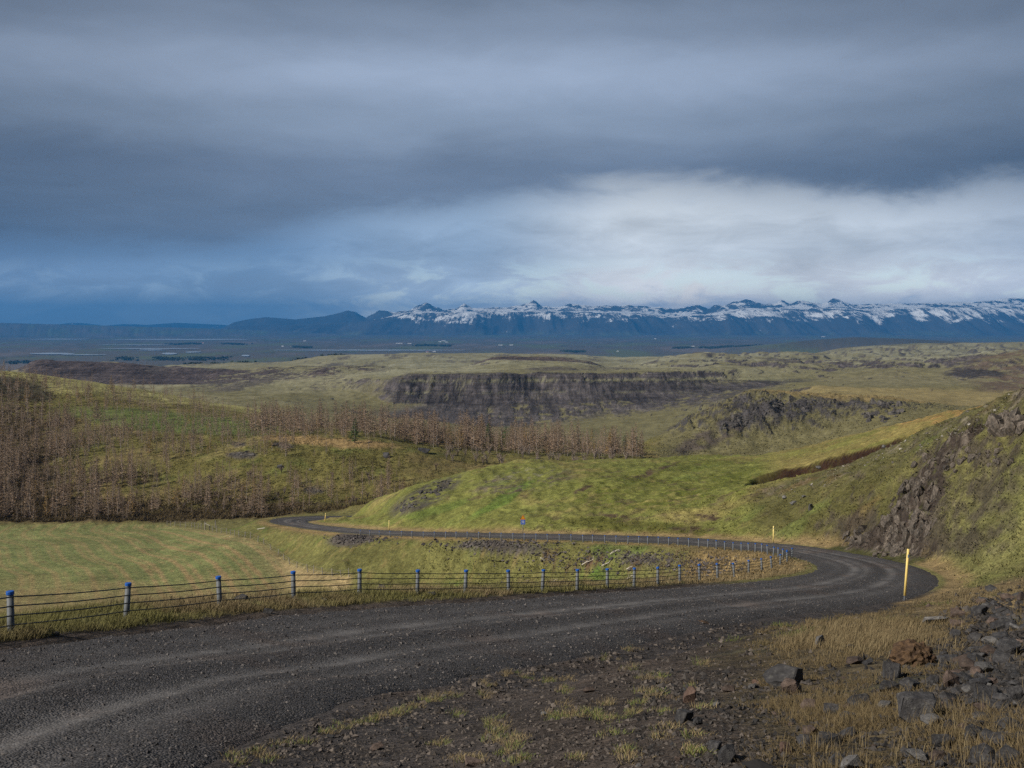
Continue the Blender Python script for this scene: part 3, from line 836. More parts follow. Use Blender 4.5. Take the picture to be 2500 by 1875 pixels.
def terrain_colour(X, Y, Z):
    d = np.maximum(Y, 0.3); px = px_of(X, Y); py = HORIZ - F_PX * Z / np.maximum(d, 1)
    gy = np.gradient(Z, axis=0) / np.maximum(np.gradient(Y, axis=0), 1e-3)
    gx = np.gradient(Z, axis=1) / np.maximum(np.gradient(X, axis=1), 1e-3)
    slope = np.hypot(gx, gy)
    x, y = X.ravel(), Y.ravel()
    sh = X.shape
    N = lambda s, o, seed, st=1.0: fbm(x / s, y / (s * st), o, seed).reshape(sh)
    nb, nm, ns = N(35, 4, 101), N(7, 4, 111), N(1.6, 3, 121)
    nf = N(180, 4, 131)
    wpx = px + 26 * N(14, 3, 141) * np.clip(120 / d, 0.3, 2) * (d > 45)
    wpy = py + 10 * N(9, 3, 151) * (d > 45)

    col = np.empty(sh + (3,), np.float32)
    rocky = np.zeros(sh, np.float32)
    ribs = np.zeros(sh, np.float32)

    def put(c, m, rk=None):
        m3 = np.clip(m, 0, 1)[..., None].astype(np.float32)
        col[:] = col * (1 - m3) + (c if getattr(c, 'ndim', 1) > 1 else C(*c)) * m3
        if rk is not None:
            rocky[:] = rocky * (1 - m3[..., 0]) + rk * m3[..., 0]

    def blob(cx, cy, rx, ry, rot=0.0, soft=0.5):
        a = math.radians(rot)
        ex = ((wpx - cx) * math.cos(a) + (wpy - cy) * math.sin(a)) / rx
        ey = (-(wpx - cx) * math.sin(a) + (wpy - cy) * math.cos(a)) / ry
        return 1 - sstep(ex * ex + ey * ey, 1 - soft, 1 + soft)

    def zone(d0, d1, f=0.08):
        return sstep(d, d0 * (1 - f), d0 * (1 + f)) * (1 - sstep(d, d1 * (1 - f), d1 * (1 + f)))
    col[:] = C(0.14, 0.13, 0.05)
    # ---- foreground right of the road: stony soil going over to dry grass
    gr = sstep(nm * 0.55 + nb * 0.2 + ns * 0.5 + 1.15 * sstep(px + 0.35 * (py - 1600), 1500, 2050) - 0.55 - 0.5 * sstep(py, 1640, 1800) * (1 - sstep(px, 1650, 2100)), -0.28, 0.35)
    fg = 1 - sstep(d, 46, 54)
    put((0.058, 0.046, 0.038), fg, 0.8)
    put((0.086, 0.068, 0.040), fg * gr, 0.3)
    put((0.085, 0.095, 0.034), fg * gr * sstep(nm + 0.6 * ns, 0.15, 0.5), 0.1)
    put((0.050, 0.042, 0.036), fg * sstep(ns + 0.5 * nm + 0.5 * sstep(px, 2200, 2450), 0.15, 0.5) * 0.85, 0.8)
    put((0.21, 0.155, 0.08), fg * gr * sstep(px, 2150, 2350) * (1 - sstep(py, 1460, 1540)), 0.0)
    # ---- slope below the near barrier, and the hollow
    lat, hw, zr, f = road_coords(x, y)
    lat, hw = lat.reshape(sh), hw.reshape(sh)
    ee = np.abs(lat) - hw
    put((0.050, 0.044, 0.042), fg * (lat > 0) * (1 - sstep(ee + 1.4 * nm + 0.5 * ns, 0.6, 3.2)), 1.0)
    put((0.075, 0.058, 0.048), fg * (lat > 0) * (1 - sstep(ee, 2.0, 7.0)) * sstep(nb + nm, 0.0, 0.4) * (1 - gr), 0.9)
    inner = (lat < 0) & (d < 110)
    put((0.125, 0.115, 0.045), inner * sstep(ee, 0.3, 1.0), 0.1)
    put((0.23, 0.165, 0.075), inner * sstep(ee, 0.3, 1.0) * sstep(nm + 0.5 * ns + 0.9 * sstep(px, 1600, 1750) - 0.2, 0.0, 0.5), 0.0)
    put((0.16, 0.13, 0.055), zone(30, 125) * (px < 800) * sstep(ee, 3, 5), 0.0)
    # ---- mown field
    fd = poly_dist(X, Y, FENCE_P)
    fs = sorted(FENCE_P, key=lambda q_: q_[1])
    fside = X - np.interp(Y, [q_[1] for q_ in fs], [q_[0] for q_ in fs])
    fm = sstep(d, 100, 122) * (1 - sstep(d, 203, 209)) * sstep(-fside, -0.6, 1.6) * (px < 860)
    put((0.168, 0.180, 0.070), fm, 0.0)
    ang = np.arctan2(Y - 150, X + 95)
    band = 0.6 * np.sin(fd * 1.55 + 0.8 * N(30, 2, 161) + 0.5 * nm) + 0.6 * np.sin(fd * 4.3 + 1.0 * nm) + 0.6 * N(5, 3, 163)
    st_m = fm * sstep(band + 0.6 * nm + 0.7 * ns, -0.2, 1.0)
    put((0.27, 0.195, 0.095), st_m * (0.55 + 0.40 * sstep(px, 150, 500)), 0.0)
    put((0.118, 0.150, 0.052), fm * sstep(-band + 0.9 * ns, 0.4, 1.2) * 0.5, 0.0)
    put((0.24, 0.18, 0.085), fm * sstep(py + 40 * nm, 1395, 1450) * 0.6, 0.0)
    put((0.28, 0.21, 0.11), np.exp(-(fside / 3.5) ** 2) * zone(100, 185) * (0.3 + 0.5 * sstep(py, 1340, 1400)), 0.0)
    put((0.26, 0.19, 0.095), zone(60, 118) * (px < 860) * sstep(py + 30 * nm, 1385, 1440) * 0.7, 0.0)
    # ---- bank under the far road
    bank = zone(96, 190) * (1 - sstep(px, 1880, 1950)) * sstep(fside, -0.3, 1.2) * (lat < 0) * sstep(ee, 0.0, 0.6)
    put((0.122, 0.118, 0.040), bank, 0.05)
    put((0.080, 0.130, 0.026), bank * sstep(nm * 0.8 + 0.5 * nb, 0.0, 0.45), 0.0)
    put((0.19, 0.145, 0.06), bank * sstep(ns + 0.6 * nm, 0.1, 0.6) * 0.7, 0.0)
    put((0.28, 0.19, 0.09), bank * (1 - sstep(ee, 1.2, 3.0)) * 0.75, 0.0)
    for b_ in ((1225, 1335, 115, 15, 2), (860, 1316, 60, 16, -8), (1740, 1392, 90, 18, 10), (1580, 1372, 70, 14, 10)):
        put((0.075, 0.064, 0.062), bank * blob(*b_) * 0.9, 1.0)
    for b_ in ((1350, 1355, 55, 14, -20), (1450, 1360, 60, 18, -25), (1375, 1382, 26, 8, -10), (1540, 1385, 40, 14, -20)):
        put((0.085, 0.052, 0.036), bank * blob(*b_) * sstep(ns + 0.4 * nm, -0.3, 0.3), 0.6)
    put((0.085, 0.125, 0.035), bank * blob(1420, 1330, 200, 22, 4) * sstep(nm, -0.2, 0.4) * 0.8, 0.0)
    # ---- green hill beyond the far road
    gh = zone(90, 215, 0.05) * (lat > 0) * sstep(ee, 0.2, 1.0) * (px > 700)
    put((0.156, 0.162, 0.044), gh, 0.0)
    put((0.245, 0.200, 0.075), gh * sstep(nm + nb, 0.0, 0.5) * 0.75, 0.0)
    put((0.105, 0.118, 0.024), gh * blob(1640, 1185, 270, 60, -6) * sstep(ns + nm, -0.4, 0.4), 0.0)
    put((0.085, 0.085, 0.020), gh * blob(1560, 1288, 200, 20, 4) * 0.9, 0.1)
    put((0.10, 0.15, 0.03), gh * blob(1230, 1218, 90, 12, -32) * 0.85, 0.0)
    put((0.10, 0.15, 0.03), gh * blob(1060, 1245, 90, 9, -15) * 0.6, 0.0)
    put((0.078, 0.070, 0.054), gh * blob(1040, 1210, 95, 24, -28) * sstep(ns + 0.8 * nm, -0.35, 0.1), 0.9)
    put((0.095, 0.080, 0.058), gh * blob(1270, 1178, 120, 24, -8) * sstep(ns + 0.8 * nm, -0.1, 0.3), 0.8)
    put((0.20, 0.19, 0.13), gh * blob(1290, 1155, 90, 12, -5) * sstep(ns, 0.0, 0.4) * 0.6, 0.2)
    put((0.26, 0.185, 0.085), gh * (1 - sstep(ee, 1.0, 2.6)) * 0.6, 0.0)
    # ---- rocky spur at the right
    rh = zone(52, 121, 0.03) * sstep(wpx, 1800, 1880) * (lat > 0) * sstep(ee, 0.6, 1.6) * sstep(d, 50, 60)
    put((0.105, 0.098, 0.034), rh, 0.15)
    up = sstep(1235 - 0.33 * (px - 1850) - py + 25 * nm, -30, 45)
    put((0.098, 0.092, 0.038), rh * up, 0.3)
    put((0.080, 0.060, 0.038), rh * up * sstep(nm + 0.6 * ns, 0.1, 0.45) * 0.6, 0.4)
    put((0.19, 0.165, 0.125), rh * up * sstep(ns + 0.4 * nm, 0.12, 0.4) * 0.75, 0.7)
    put((0.15, 0.10, 0.045), rh * sstep(nm + 0.5 * nb, 0.2, 0.5) * 0.55, 0.1)
    put((0.082, 0.108, 0.020), rh * sstep(px + (py - 1200) * 0.9, 2330, 2480) * sstep(nb + ns * 0.5, -0.5, 0.1), 0.0)
    put((0.15, 0.14, 0.055), rh * (1 - sstep(ee, 3, 11)) * sstep(px, 2150, 2300) * 0.8, 0.0)
    put((0.25, 0.18, 0.085), rh * (1 - sstep(ee, 1.0, 2.2)) * 0.7, 0.0)
    put((0.060, 0.048, 0.040), rh * sstep(slope, 0.9, 1.5) * 0.8, 0.9)
    for b_ in ((1600, 1148, 70, 4, -18), (1690, 1290, 60, 5, 4), (1420, 1196, 26, 5, -20), (1500, 1262, 40, 4, 6), (1730, 1262, 30, 6, 10)):
        put((0.075, 0.052, 0.034), gh * blob(*b_) * sstep(ns, -0.4, 0.1), 0.6)
    trk = sstep(-np.abs(np.sin(math.pi * (Z / 1.15 + 0.9 * nb + 0.15 * nm))), -0.22, -0.04) * sstep(nm + 0.4 * nb, -0.15, 0.25)
    put((0.105, 0.082, 0.040), trk * np.clip(gh + rh * 0.8, 0, 1) * 0.55, 0.2)
    put((0.098, 0.072, 0.045), gh * sstep(N(3.2, 4, 167) + 0.3 * nb, 0.28, 0.42) * 0.6, 0.3)
    put((0.125, 0.150, 0.040), gh * sstep(N(5.5, 4, 169) - 0.3 * nb, 0.22, 0.4) * 0.6, 0.0)
    ov = (lat > 0) * (d > 44) * (d < 200) * sstep(ee, 0.05, 0.4) * (1 - sstep(ee + 0.8 * ns, 0.8, 1.9))
    put((0.235, 0.17, 0.085), ov * 0.9, 0.0)
    cbm = crag_band(x, y).reshape(sh)
    put((0.046, 0.036, 0.029), sstep(cbm + 0.35 * ns, 0.3, 0.5), 1.0)
    put((0.15, 0.125, 0.10), sstep(cbm, 0.3, 0.6) * sstep(N(0.7, 3, 165), 0.08, 0.3) * 0.8, 1.0)
    put((0.075, 0.080, 0.022), sstep(cbm, 0.15, 0.4) * sstep(-slope + 0.3 * ns, -0.75, -0.3) * 0.7, 0.2)
    # ---- peat gully
    gxl = gully_line(px.ravel(), x, y).reshape(sh)
    pg = sstep(px, 1820, 1865) * (1 - sstep(px, 2190, 2260)) * sstep(d, gxl - 14, gxl - 9) * (1 - sstep(d, gxl + 4.0, gxl + 4.9))
    put((0.075, 0.082, 0.018), pg * 0.9, 0.0)
    put((0.030, 0.016, 0.010), pg * (0.7 + 0.3 * sstep(ns + 0.5 * nm, -0.35, 0.05)) * np.maximum(sstep(d, gxl + 1.6, gxl + 2.4), sstep(ns + nm + 0.9 * (1 - sstep(px, 1850, 1960)), 0.05, 0.4)), 0.8)
    # ---- meadow behind it
    md = zone(121, 230, 0.02) * sstep(px, 1840, 1930)
    md = md * (1 - pg)
    put((0.20, 0.165, 0.058), md, 0.0)
    put((0.17, 0.165, 0.048), md * sstep(nb + nm, -0.1, 0.4), 0.0)
    put((0.27, 0.165, 0.065), md * sstep(px + (1080 - py) * 1.5, 2150, 2320) * sstep(nm + 0.6 * ns, -0.2, 0.3) * 0.8, 0.0)
    # ---- wooded hill at the left with its knoll
    lh = zone(207, 440, 0.012) * (1 - sstep(px, 1600, 1680))
    put((0.125, 0.112, 0.036), lh, 0.0)
    put((0.165, 0.132, 0.055), lh * sstep(nb + 0.5 * nm, 0.0, 0.4), 0.0)
    put((0.105, 0.118, 0.032), lh * sstep(nm - 0.4 * nb, 0.1, 0.5) * 0.8, 0.0)
    put((0.075, 0.052, 0.030), lh * sstep(0.8 * nm + 0.4 * ns + 0.8 * sstep(py, 1190, 1275) + 0.8 * (1 - sstep(px, 60, 260)) * sstep(py, 960, 1050), 0.25, 0.75) * 0.85, 0.1)  # dark undergrowth; shade over the far left is put into this colour
    put((0.10, 0.135, 0.040), lh * blob(420, 1030, 260, 26, 5) * 0.8, 0.0)
    put((0.27, 0.185, 0.085), lh * blob(800, 1078, 170, 10, 4) * sstep(d, 238, 252) * 0.9, 0.0)
    put((0.24, 0.20, 0.085), lh * blob(560, 1095, 80, 12, -20) * 0.5, 0.0)
    crest = sstep(d + 14 * nm, 376 - 14 * sstep(px, 500, 700), 400 - 16 * sstep(px, 500, 700)) * (1 - sstep(px, 700, 780)) * lh
    put((0.27, 0.255, 0.105), crest * (0.55 + 0.45 * sstep(ns + nm, -0.3, 0.3)), 0.1)
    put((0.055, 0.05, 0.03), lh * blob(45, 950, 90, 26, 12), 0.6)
    for b_ in ((590, 1112, 36, 9, 0), (690, 1088, 22, 8, 0), (580, 1085, 20, 5, 0), (760, 1198, 22, 8, 0)):
        put((0.08, 0.07, 0.065), lh * blob(*b_) * 0.9, 1.0)
    # ---- rocky knoll at the right
    kn = zone(300, 470, 0.05) * sstep(wpx, 1580, 1640)
    put((0.135, 0.122, 0.058), kn, 0.1)
    put((0.175, 0.16, 0.085), kn * sstep(ns * 0.7 + nm, 0.0, 0.5) * 0.7, 0.1)
    put((0.085, 0.070, 0.056), kn * blob(1760, 1055, 130, 24, -25) * sstep(nm, -0.4, 0.1), 0.8)
    knr = kn * sstep(ridged(x / 9, y / 14, 3, 93).reshape(sh), 0.15, 0.5) * sstep(d, 375, 400)
    put((0.052, 0.048, 0.047), np.maximum(kn * sstep(slope, 0.5, 0.8), knr * sstep(slope + 0.2 * ns, 0.25, 0.6)), 1.0)
    for b_ in ((1850, 1005, 60, 22, -22), (1800, 985, 50, 12, -25), (1960, 995, 75, 20, -15), (1780, 1035, 26, 12, 0), (2060, 985, 60, 14, 5)):
        put((0.060, 0.055, 0.055), kn * blob(*b_) * sstep(nm + ns, -0.45, 0.0), 1.0)
    put((0.24, 0.18, 0.08), kn * sstep(d, 418, 432) * 0.75, 0.1)
    # ---- canyon country
    cc = zone(455, 3200, 0.02)
    put((0.140, 0.128, 0.064), cc, 0.0)
    moss = sstep(nf + nb * 0.8 + nm * 0.4, -0.25, 0.3)
    put((0.235, 0.228, 0.152), cc * sstep(d, 830, 960) * (0.35 + 0.65 * moss), 0.2)
    put((0.25, 0.20, 0.09), cc * (1 - sstep(d, 690, 720)) * sstep(px, 1780, 1880) * 0.8, 0.0)
    put((0.165, 0.15, 0.085), cc * sstep(d, 700, 760) * (1 - sstep(d, 860, 900)) * sstep(px, 1950, 2050) * (0.4 + 0.6 * moss), 0.2)
    put((0.20, 0.185, 0.11), cc * sstep(d, 620, 700) * (1 - sstep(px, 800, 900)) * moss * 0.7, 0.1)
    cliff = sstep(slope + 0.07 * nm + 0.06 * nb, 0.22, 0.36) * cc * (d < 2600) * (d > 690) * (1 - 0.65 * sstep(px, 700, 780) * (1 - sstep(px, 915, 985)) * (d < 1000) * sstep(nm + nb, -0.3, 0.2))
    put((0.068, 0.060, 0.060), cliff, 1.0)
    scree = np.maximum(blob(1200, 1010, 300, 38, -3), blob(1560, 965, 330, 42, -6)) * zone(700, 850, 0.02) * sstep(nm + 1.2 * sstep(1130 - px, -160, 160) + N(9, 3, 171, 7.0) + 0.35, -0.1, 0.35)
    put((0.074, 0.066, 0.065), scree, 0.9)
    face = zone(800, 862, 0.006) * sstep(px, 930, 980) * (1 - sstep(px, 1930, 2020)) * (0.75 + 0.25 * sstep(N(6, 3, 173, 12.0), -0.2, 0.2))
    put((0.062, 0.055, 0.056), face * 0.95, 1.0)
    put((0.045, 0.040, 0.042), zone(800, 850, 0.006) * sstep(px, 930, 980) * (1 - sstep(px, 1800, 1900)) * sstep(N(4, 3, 175, 14.0), 0.1, 0.35) * 0.8, 1.0)
    put((0.15, 0.145, 0.075), zone(800, 870, 0.006) * sstep(px, 930, 980) * sstep(N(22, 3, 177, 3.0) + 0.5 * ns, 0.34, 0.55) * 0.6, 0.3)
    zb = Z + 1.2 * nm
    cz_ = zone(795, 900, 0.006) * sstep(px, 930, 980) * (1 - sstep(px, 1930, 2020))
    put((0.17, 0.165, 0.095), cz_ * (np.exp(-((zb + 43.5) / 0.9) ** 2) + 0.7 * np.exp(-((zb + 51.5) / 0.8) ** 2) * sstep(nm, -0.2, 0.3)) * sstep(nb + 0.5 * ns, -0.4, 0.2) * 0.8, 0.3)
    put((0.030, 0.027, 0.028), cz_ * np.exp(-((zb + 44.9) / 0.5) ** 2) * 0.8, 1.0)
    put((0.068, 0.055, 0.054), zone(1000, 1215, 0.015) * (1 - sstep(px, 880, 980)) * sstep(wpx, 40, 70) * sstep(nb + nm * 0.8 + 1.0 * (1 - sstep(px, 350, 700)), -0.2, 0.25) * sstep(1210 - d, 0, 14), 1.0)
    put((0.075, 0.058, 0.052), zone(1180, 1292, 0.01) * blob(1300, 885, 150, 18, 2), 1.0)
    dk = sstep(N(70, 3, 181, 4.0) + 0.4 * nm, 0.18, 0.36) * zone(880, 3000, 0.03)
    put((0.085, 0.074, 0.066), dk * 0.8, 0.8)
    hillr = zone(700, 960, 0.02) * sstep(wpx, 2330, 2440)
    put((0.105, 0.078, 0.056), hillr * sstep(nb + nm, -0.3, 0.2), 0.4)
    put((0.055, 0.05, 0.05), zone(740, 880, 0.02) * blob(2380, 912, 75, 10, 0), 1.0)
    # ---- plain
    pl = sstep(d, 2500, 3300)
    put((0.082, 0.078, 0.068), pl, 0.0)
    pn = fbm(x / 420, y / 1500, 4, 191).reshape(sh)
    pn2 = fbm(x / 150, y / 900, 4, 195).reshape(sh)
    put((0.085, 0.105, 0.05), pl * sstep(pn, 0.05, 0.3) * 0.8, 0.0)
    put((0.045, 0.055, 0.038), pl * sstep(pn2 - 0.3 * pn, 0.18, 0.4) * 0.85, 0.0)
    put((0.135, 0.112, 0.098), pl * sstep(-pn + 0.3 * pn2, 0.15, 0.4) * 0.7, 0.0)
    put((0.06, 0.058, 0.045), pl * sstep(d, 5000, 5600) * (1 - sstep(d, 6100, 6600)) * sstep(px, 1850, 1980) * 0.8, 0.0)
    ribs[:] = np.clip(rocky, 0, 1) ** 2 * sstep(d, 640, 720) * (1 - sstep(d, 1400, 2000)) + np.clip(rocky, 0, 1) ** 2 * kn * 0.4
    return col, rocky, ribs


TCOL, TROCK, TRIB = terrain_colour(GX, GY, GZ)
idx = np.arange(NROW * NCOL).reshape(NROW, NCOL)
quads = np.stack([idx[:-1, :-1], idx[:-1, 1:], idx[1:, 1:], idx[1:, :-1]], -1)
yc = GY[:-1, :-1]; pxc = px_of(GX[:-1, :-1], GY[:-1, :-1])
fen_in = poly_dist(GX[:-1, :-1], GY[:-1, :-1], FENCE_P)
fx = np.interp(yc, [p[1] for p in sorted(FENCE_P, key=lambda p: p[1])], [p[0] for p in sorted(FENCE_P, key=lambda p: p[1])])
is_field = (yc > 112) & (yc < 205) & (GX[:-1, :-1] < fx - 0.6) & (pxc < 800)
part = np.where(is_field, 1, np.where(yc < 205, 0, np.where(yc < 450, 2, np.where(yc < 3000, 3, 4))))
VALL = np.stack([GX, GY, GZ], -1).reshape(-1, 3); CALL = TCOL.reshape(-1, 3); RALL = TROCK.ravel()
for k, nm in enumerate(('ground', 'mown_field', 'hills', 'lava_plateau', 'plain')):
    Fq = quads[part == k].reshape(-1, 4)
    used, inv = np.unique(Fq, return_inverse=True)
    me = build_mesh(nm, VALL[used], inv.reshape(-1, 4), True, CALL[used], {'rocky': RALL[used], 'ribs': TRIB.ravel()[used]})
    struct(link(nm, me, M['ground']))

# ------------------------------------------------------------------ gravel road
NL = 41
tl = np.linspace(0, 1, NL)
arc = np.concatenate([[0], np.cumsum(np.linalg.norm(np.diff(R_C, axis=0), axis=1))])
sa = np.concatenate([np.arange(0, 75, 0.28), np.arange(75, arc[-1], 0.7)])
fi = np.interp(sa, arc, np.arange(NR))
rin = np.stack([np.interp(fi, np.arange(NR), R_IN[:, i]) for i in range(3)], -1)
rout = np.stack([np.interp(fi, np.arange(NR), R_OUT[:, i]) for i in range(3)], -1)
jag_i = 0.35 * fbm(sa / 1.7, sa * 0, 3, 201); jag_o = 0.5 * fbm(sa / 1.9, sa * 0 + 5, 3, 205)
RV = rin[:, None, :] * (1 - tl[None, :, None]) + rout[:, None, :] * tl[None, :, None]
nrm = (rout - rin)[:, :2]; wid = np.linalg.norm(nrm, axis=1); nrm = nrm / wid[:, None]
edgew = np.abs(tl - 0.5) * 2
shift = np.where(tl[None, :] < 0.5, -jag_i[:, None], jag_o[:, None]) * edgew[None, :] ** 3
RV[:, :, 0] += nrm[:, None, 0] * shift; RV[:, :, 1] += nrm[:, None, 1] * shift
lm = tl[None, :] + 0.025 * fbm(sa / 14, sa * 0 + 9, 2, 211)[:, None]
g = lambda c, s: np.exp(-((lm - c) / s) ** 2)
wear = 0.95 * g(0.36, 0.042) + 0.85 * g(0.66, 0.040) + 0.5 * g(0.46, 0.03) + 0.4 * g(0.77, 0.035) + 0.3 * g(0.2, 0.05)
wn = fbm((RV[:, :, 0] / 2.5).ravel(), (RV[:, :, 1] / 2.5).ravel(), 4, 215).reshape(wear.shape)
wn2 = fbm((RV[:, :, 0] / 0.6).ravel(), (RV[:, :, 1] / 0.6).ravel(), 3, 217).reshape(wear.shape)
wear = np.clip(0.8 * wear * (0.85 + 0.9 * wn + 0.6 * wn2) + 0.14 * wn, 0, 1)
ridge = 0.075 * g(0.53, 0.06) + 0.08 * g(0.88, 0.06) + 0.035 * g(0.12, 0.06) + 0.03 * g(0.72, 0.03)
RV[:, :, 2] += 0.05 * (1 - edgew[None, :] ** 2) - 0.04 * wear + ridge - 0.03 * sstep(wn, 0.35, 0.6) + 0.012 * fbm((RV[:, :, 0] / 0.5).ravel(), (RV[:, :, 1] / 0.5).ravel(), 3, 221).reshape(wear.shape)
RV[:, :, 2] -= 0.08 * sstep(edgew, 0.93, 1.0)[None, :]
ri = np.arange(RV.shape[0] * NL).reshape(-1, NL)
rq = np.stack([ri[:-1, :-1], ri[:-1, 1:], ri[1:, 1:], ri[1:, :-1]], -1).reshape(-1, 4)
road = struct(link('gravel_road', build_mesh('gravel_road', RV.reshape(-1, 3), rq, True, None, {'wear': wear}), M['road']))

# ------------------------------------------------------------------ far mountains
CREST = [(480, 808), (540, 803), (570, 787), (610, 779), (650, 774), (720, 780), (790, 772), (825, 765), (847, 758), (868, 762), (893, 776), (912, 766), (927, 759), (945, 760), (960, 764), (1003, 757), (1020, 747), (1040, 739.5),
         (1052, 744), (1062, 751), (1085, 757), (1113, 755), (1133, 742), (1155, 754), (1200, 753), (1250, 750), (1275, 745), (1288, 742), (1301, 733), (1312, 740), (1323, 748), (1363, 751), (1391, 743), (1436, 748), (1515, 748), (1532, 745), (1549, 748),
         (1617, 751), (1640, 755), (1674, 752), (1702, 745), (1730, 756), (1747, 745), (1764, 747), (1790, 739), (1821, 732), (1845, 738), (1871, 744), (1894, 743), (1908, 734), (1928, 744), (1950, 735), (1980, 738), (2007, 743),
         (2022, 738), (2035, 729), (2050, 734), (2083, 744), (2140, 743), (2210, 743), (2323, 740), (2408, 737), (2453, 730), (2500, 728), (2700, 735), (3400, 742)]
RIM = [(480, 812), (560, 800), (700, 795), (850, 790), (930, 780), (1000, 764), (1100, 763), (1250, 761), (1400, 762), (1550, 765), (1640, 775), (1720, 770), (1800, 757), (1900, 755), (2000, 754), (2100, 757), (2300, 752), (2500, 748), (3400, 752)]


def snow_mat():
    m, t, b = new_mat('mountain', 0.9, 0.1)
    geo = t.new('ShaderNodeNewGeometry')
    base = t.new('ShaderNodeAttribute', attribute_name='Col').outputs['Color']
    snow = t.new('ShaderNodeAttribute', attribute_name='snow').outputs['Fac']
    mp = t.new('ShaderNodeMapping'); mp.inputs['Scale'].default_value = (1, 0.10, 0.12)
    t.set(mp.inputs[0], geo.outputs['Position'])
    plat = t.new('ShaderNodeAttribute', attribute_name='plateau').outputs['Fac']
    m2 = t.new('ShaderNodeMapping'); m2.inputs['Scale'].default_value = (1, 0.5, 2.0)
    t.set(m2.inputs[0], geo.outputs['Position'])
    ns_ = t.math('ADD', t.math('MULTIPLY', t.noise(m2.outputs[0], 0.0022, 5, 0.62, 1.2), 0.55), t.math('MULTIPLY', t.noise(mp.outputs[0], 0.020, 5, 0.75, 1.2), 0.45))
    np_ = t.math('ADD', t.math('MULTIPLY', t.noise(m2.outputs[0], 0.0035, 5, 0.6), 0.6), t.math('MULTIPLY', t.noise(m2.outputs[0], 0.016, 4, 0.65), 0.4))
    n = t.mix(plat, ns_, np_)
    sp_ = t.new('ShaderNodeSeparateColor'); t.set(sp_.inputs[0], n); n = sp_.outputs[0]
    k = t.step(t.math('ADD', snow, t.math('MULTIPLY', t.math('SUBTRACT', n, 0.5), 3.4)), 0.38, 0.66)
    c = t.mix(k, t.mix(1.0, base, t.lerp(n, 0.3, 0.7, 0.75, 1.25), 'MULTIPLY'), (0.74, 0.76, 0.78, 1))
    t.set(b.inputs['Base Color'], c)
    return m


def mountain_sheet(name, crest, rim, d_base, d_rim, d_crest, pxa, pxb, ncol, snow_lo, snow_hi, seed, label, z_base=-150):
    px = np.linspace(pxa, pxb, ncol)
    dd = np.concatenate([np.linspace(d_base - 600, d_base, 4, endpoint=False), np.linspace(d_base, d_rim, 80, endpoint=False), np.linspace(d_rim, d_crest, 40, endpoint=False), np.linspace(d_crest, d_crest + 2500, 10)])
    D, PXg = np.meshgrid(dd, px, indexing='ij')
    cz = np.interp(px, [a for a, b in crest], [(HORIZ - b) / F_PX * d_crest for a, b in crest])
    rz = np.interp(px, [a for a, b in rim], [(HORIZ - b) / F_PX * d_rim for a, b in rim])
    X = (PXg - 1250) / F_PX * D
    gul = ridged((X / 300).ravel(), (D / 2600).ravel(), 4, seed).reshape(D.shape)
    gul2 = fbm((X / 1300).ravel(), (D / 6000).ravel(), 3, seed + 9).reshape(D.shape)
    t = (D - d_base) / (d_rim - d_base) + (0.08 * gul + 0.50 * gul2) * sstep(D, d_base - 200, d_base + 600) * (1 - sstep(D, d_rim - 300, d_rim + 200))
    t = np.clip(t, 0, 1)
    prof = 0.22 * t + 0.78 * sstep(t, 0.15, 1.0)
    z = z_base - 30 + (rz[None, :] - z_base + 30) * prof
    t2 = np.clip((D - d_rim) / (d_crest - d_rim), 0, 1)
    z = z + (cz - rz)[None, :] * (0.35 * t2 + 0.65 * sstep(t2, 0.55, 1.0))
    back = sstep(D, d_crest, d_crest + 2500)
    z = z * (1 - back) + (z_base - 100) * back
    z = z + 24 * (ridged((X / 230).ravel(), (D / 900).ravel(), 3, seed + 40).reshape(D.shape) - 0.1) * sstep(t2, 0.55, 0.95) * (1 - back) * sstep(PXg, 820, 980)
    rough = 22 * fbm((X / 200).ravel(), (D / 260).ravel(), 4, seed + 20).reshape(D.shape)
    z = z + rough * sstep(D, d_base, d_base + 800) * (1 - sstep(D, d_crest - 300, d_crest) * 0.75)
    gy = np.gradient(z, axis=0) / np.gradient(D, axis=0); gx = np.gradient(z, axis=1) / np.gradient(X, axis=1)
    pyv = HORIZ - F_PX * z / D
    hgt = z + 45 * gul2 + 40 * gul
    sn = 0.63 * sstep(hgt, snow_lo, snow_hi) - 0.20 * sstep(np.hypot(gx, gy), 0.12, 0.34) * sstep(t2, 0.35, 0.6) + 0.30 * gul2 * (t2 > 0) - 0.25 * sstep(gul, 0.2, 0.8) * (t < 1) + 0.12 * (t2 > 0) * (t2 < 0.6)
    if d_base < 20000:
        sn = sn - 0.8 * (1 - sstep(PXg, 880, 990))
    n = fbm((X / 700).ravel(), (D / 900).ravel(), 4, seed + 30).reshape(D.shape)
    col = C(0.062, 0.056, 0.050)[None, None] * (1 + 0.35 * n[..., None])
    low = (1 - sstep(z, -130, -60)) * sstep(n, -0.1, 0.3)
    col = col * (1 - low[..., None] * 0.6) + C(0.10, 0.115, 0.06) * low[..., None] * 0.6
    ii = np.arange(D.size).reshape(D.shape)
    qd = np.stack([ii[:-1, :-1], ii[:-1, 1:], ii[1:, 1:], ii[1:, :-1]], -1).reshape(-1, 4)
    me = build_mesh(name, np.stack([X, D, z], -1).reshape(-1, 3), qd, True, col.reshape(-1, 3).astype(np.float32), {'snow': sn.ravel(), 'plateau': sstep(t, 0.9, 1.0).ravel()})
    return struct(link(name, me, M['snow']), label)


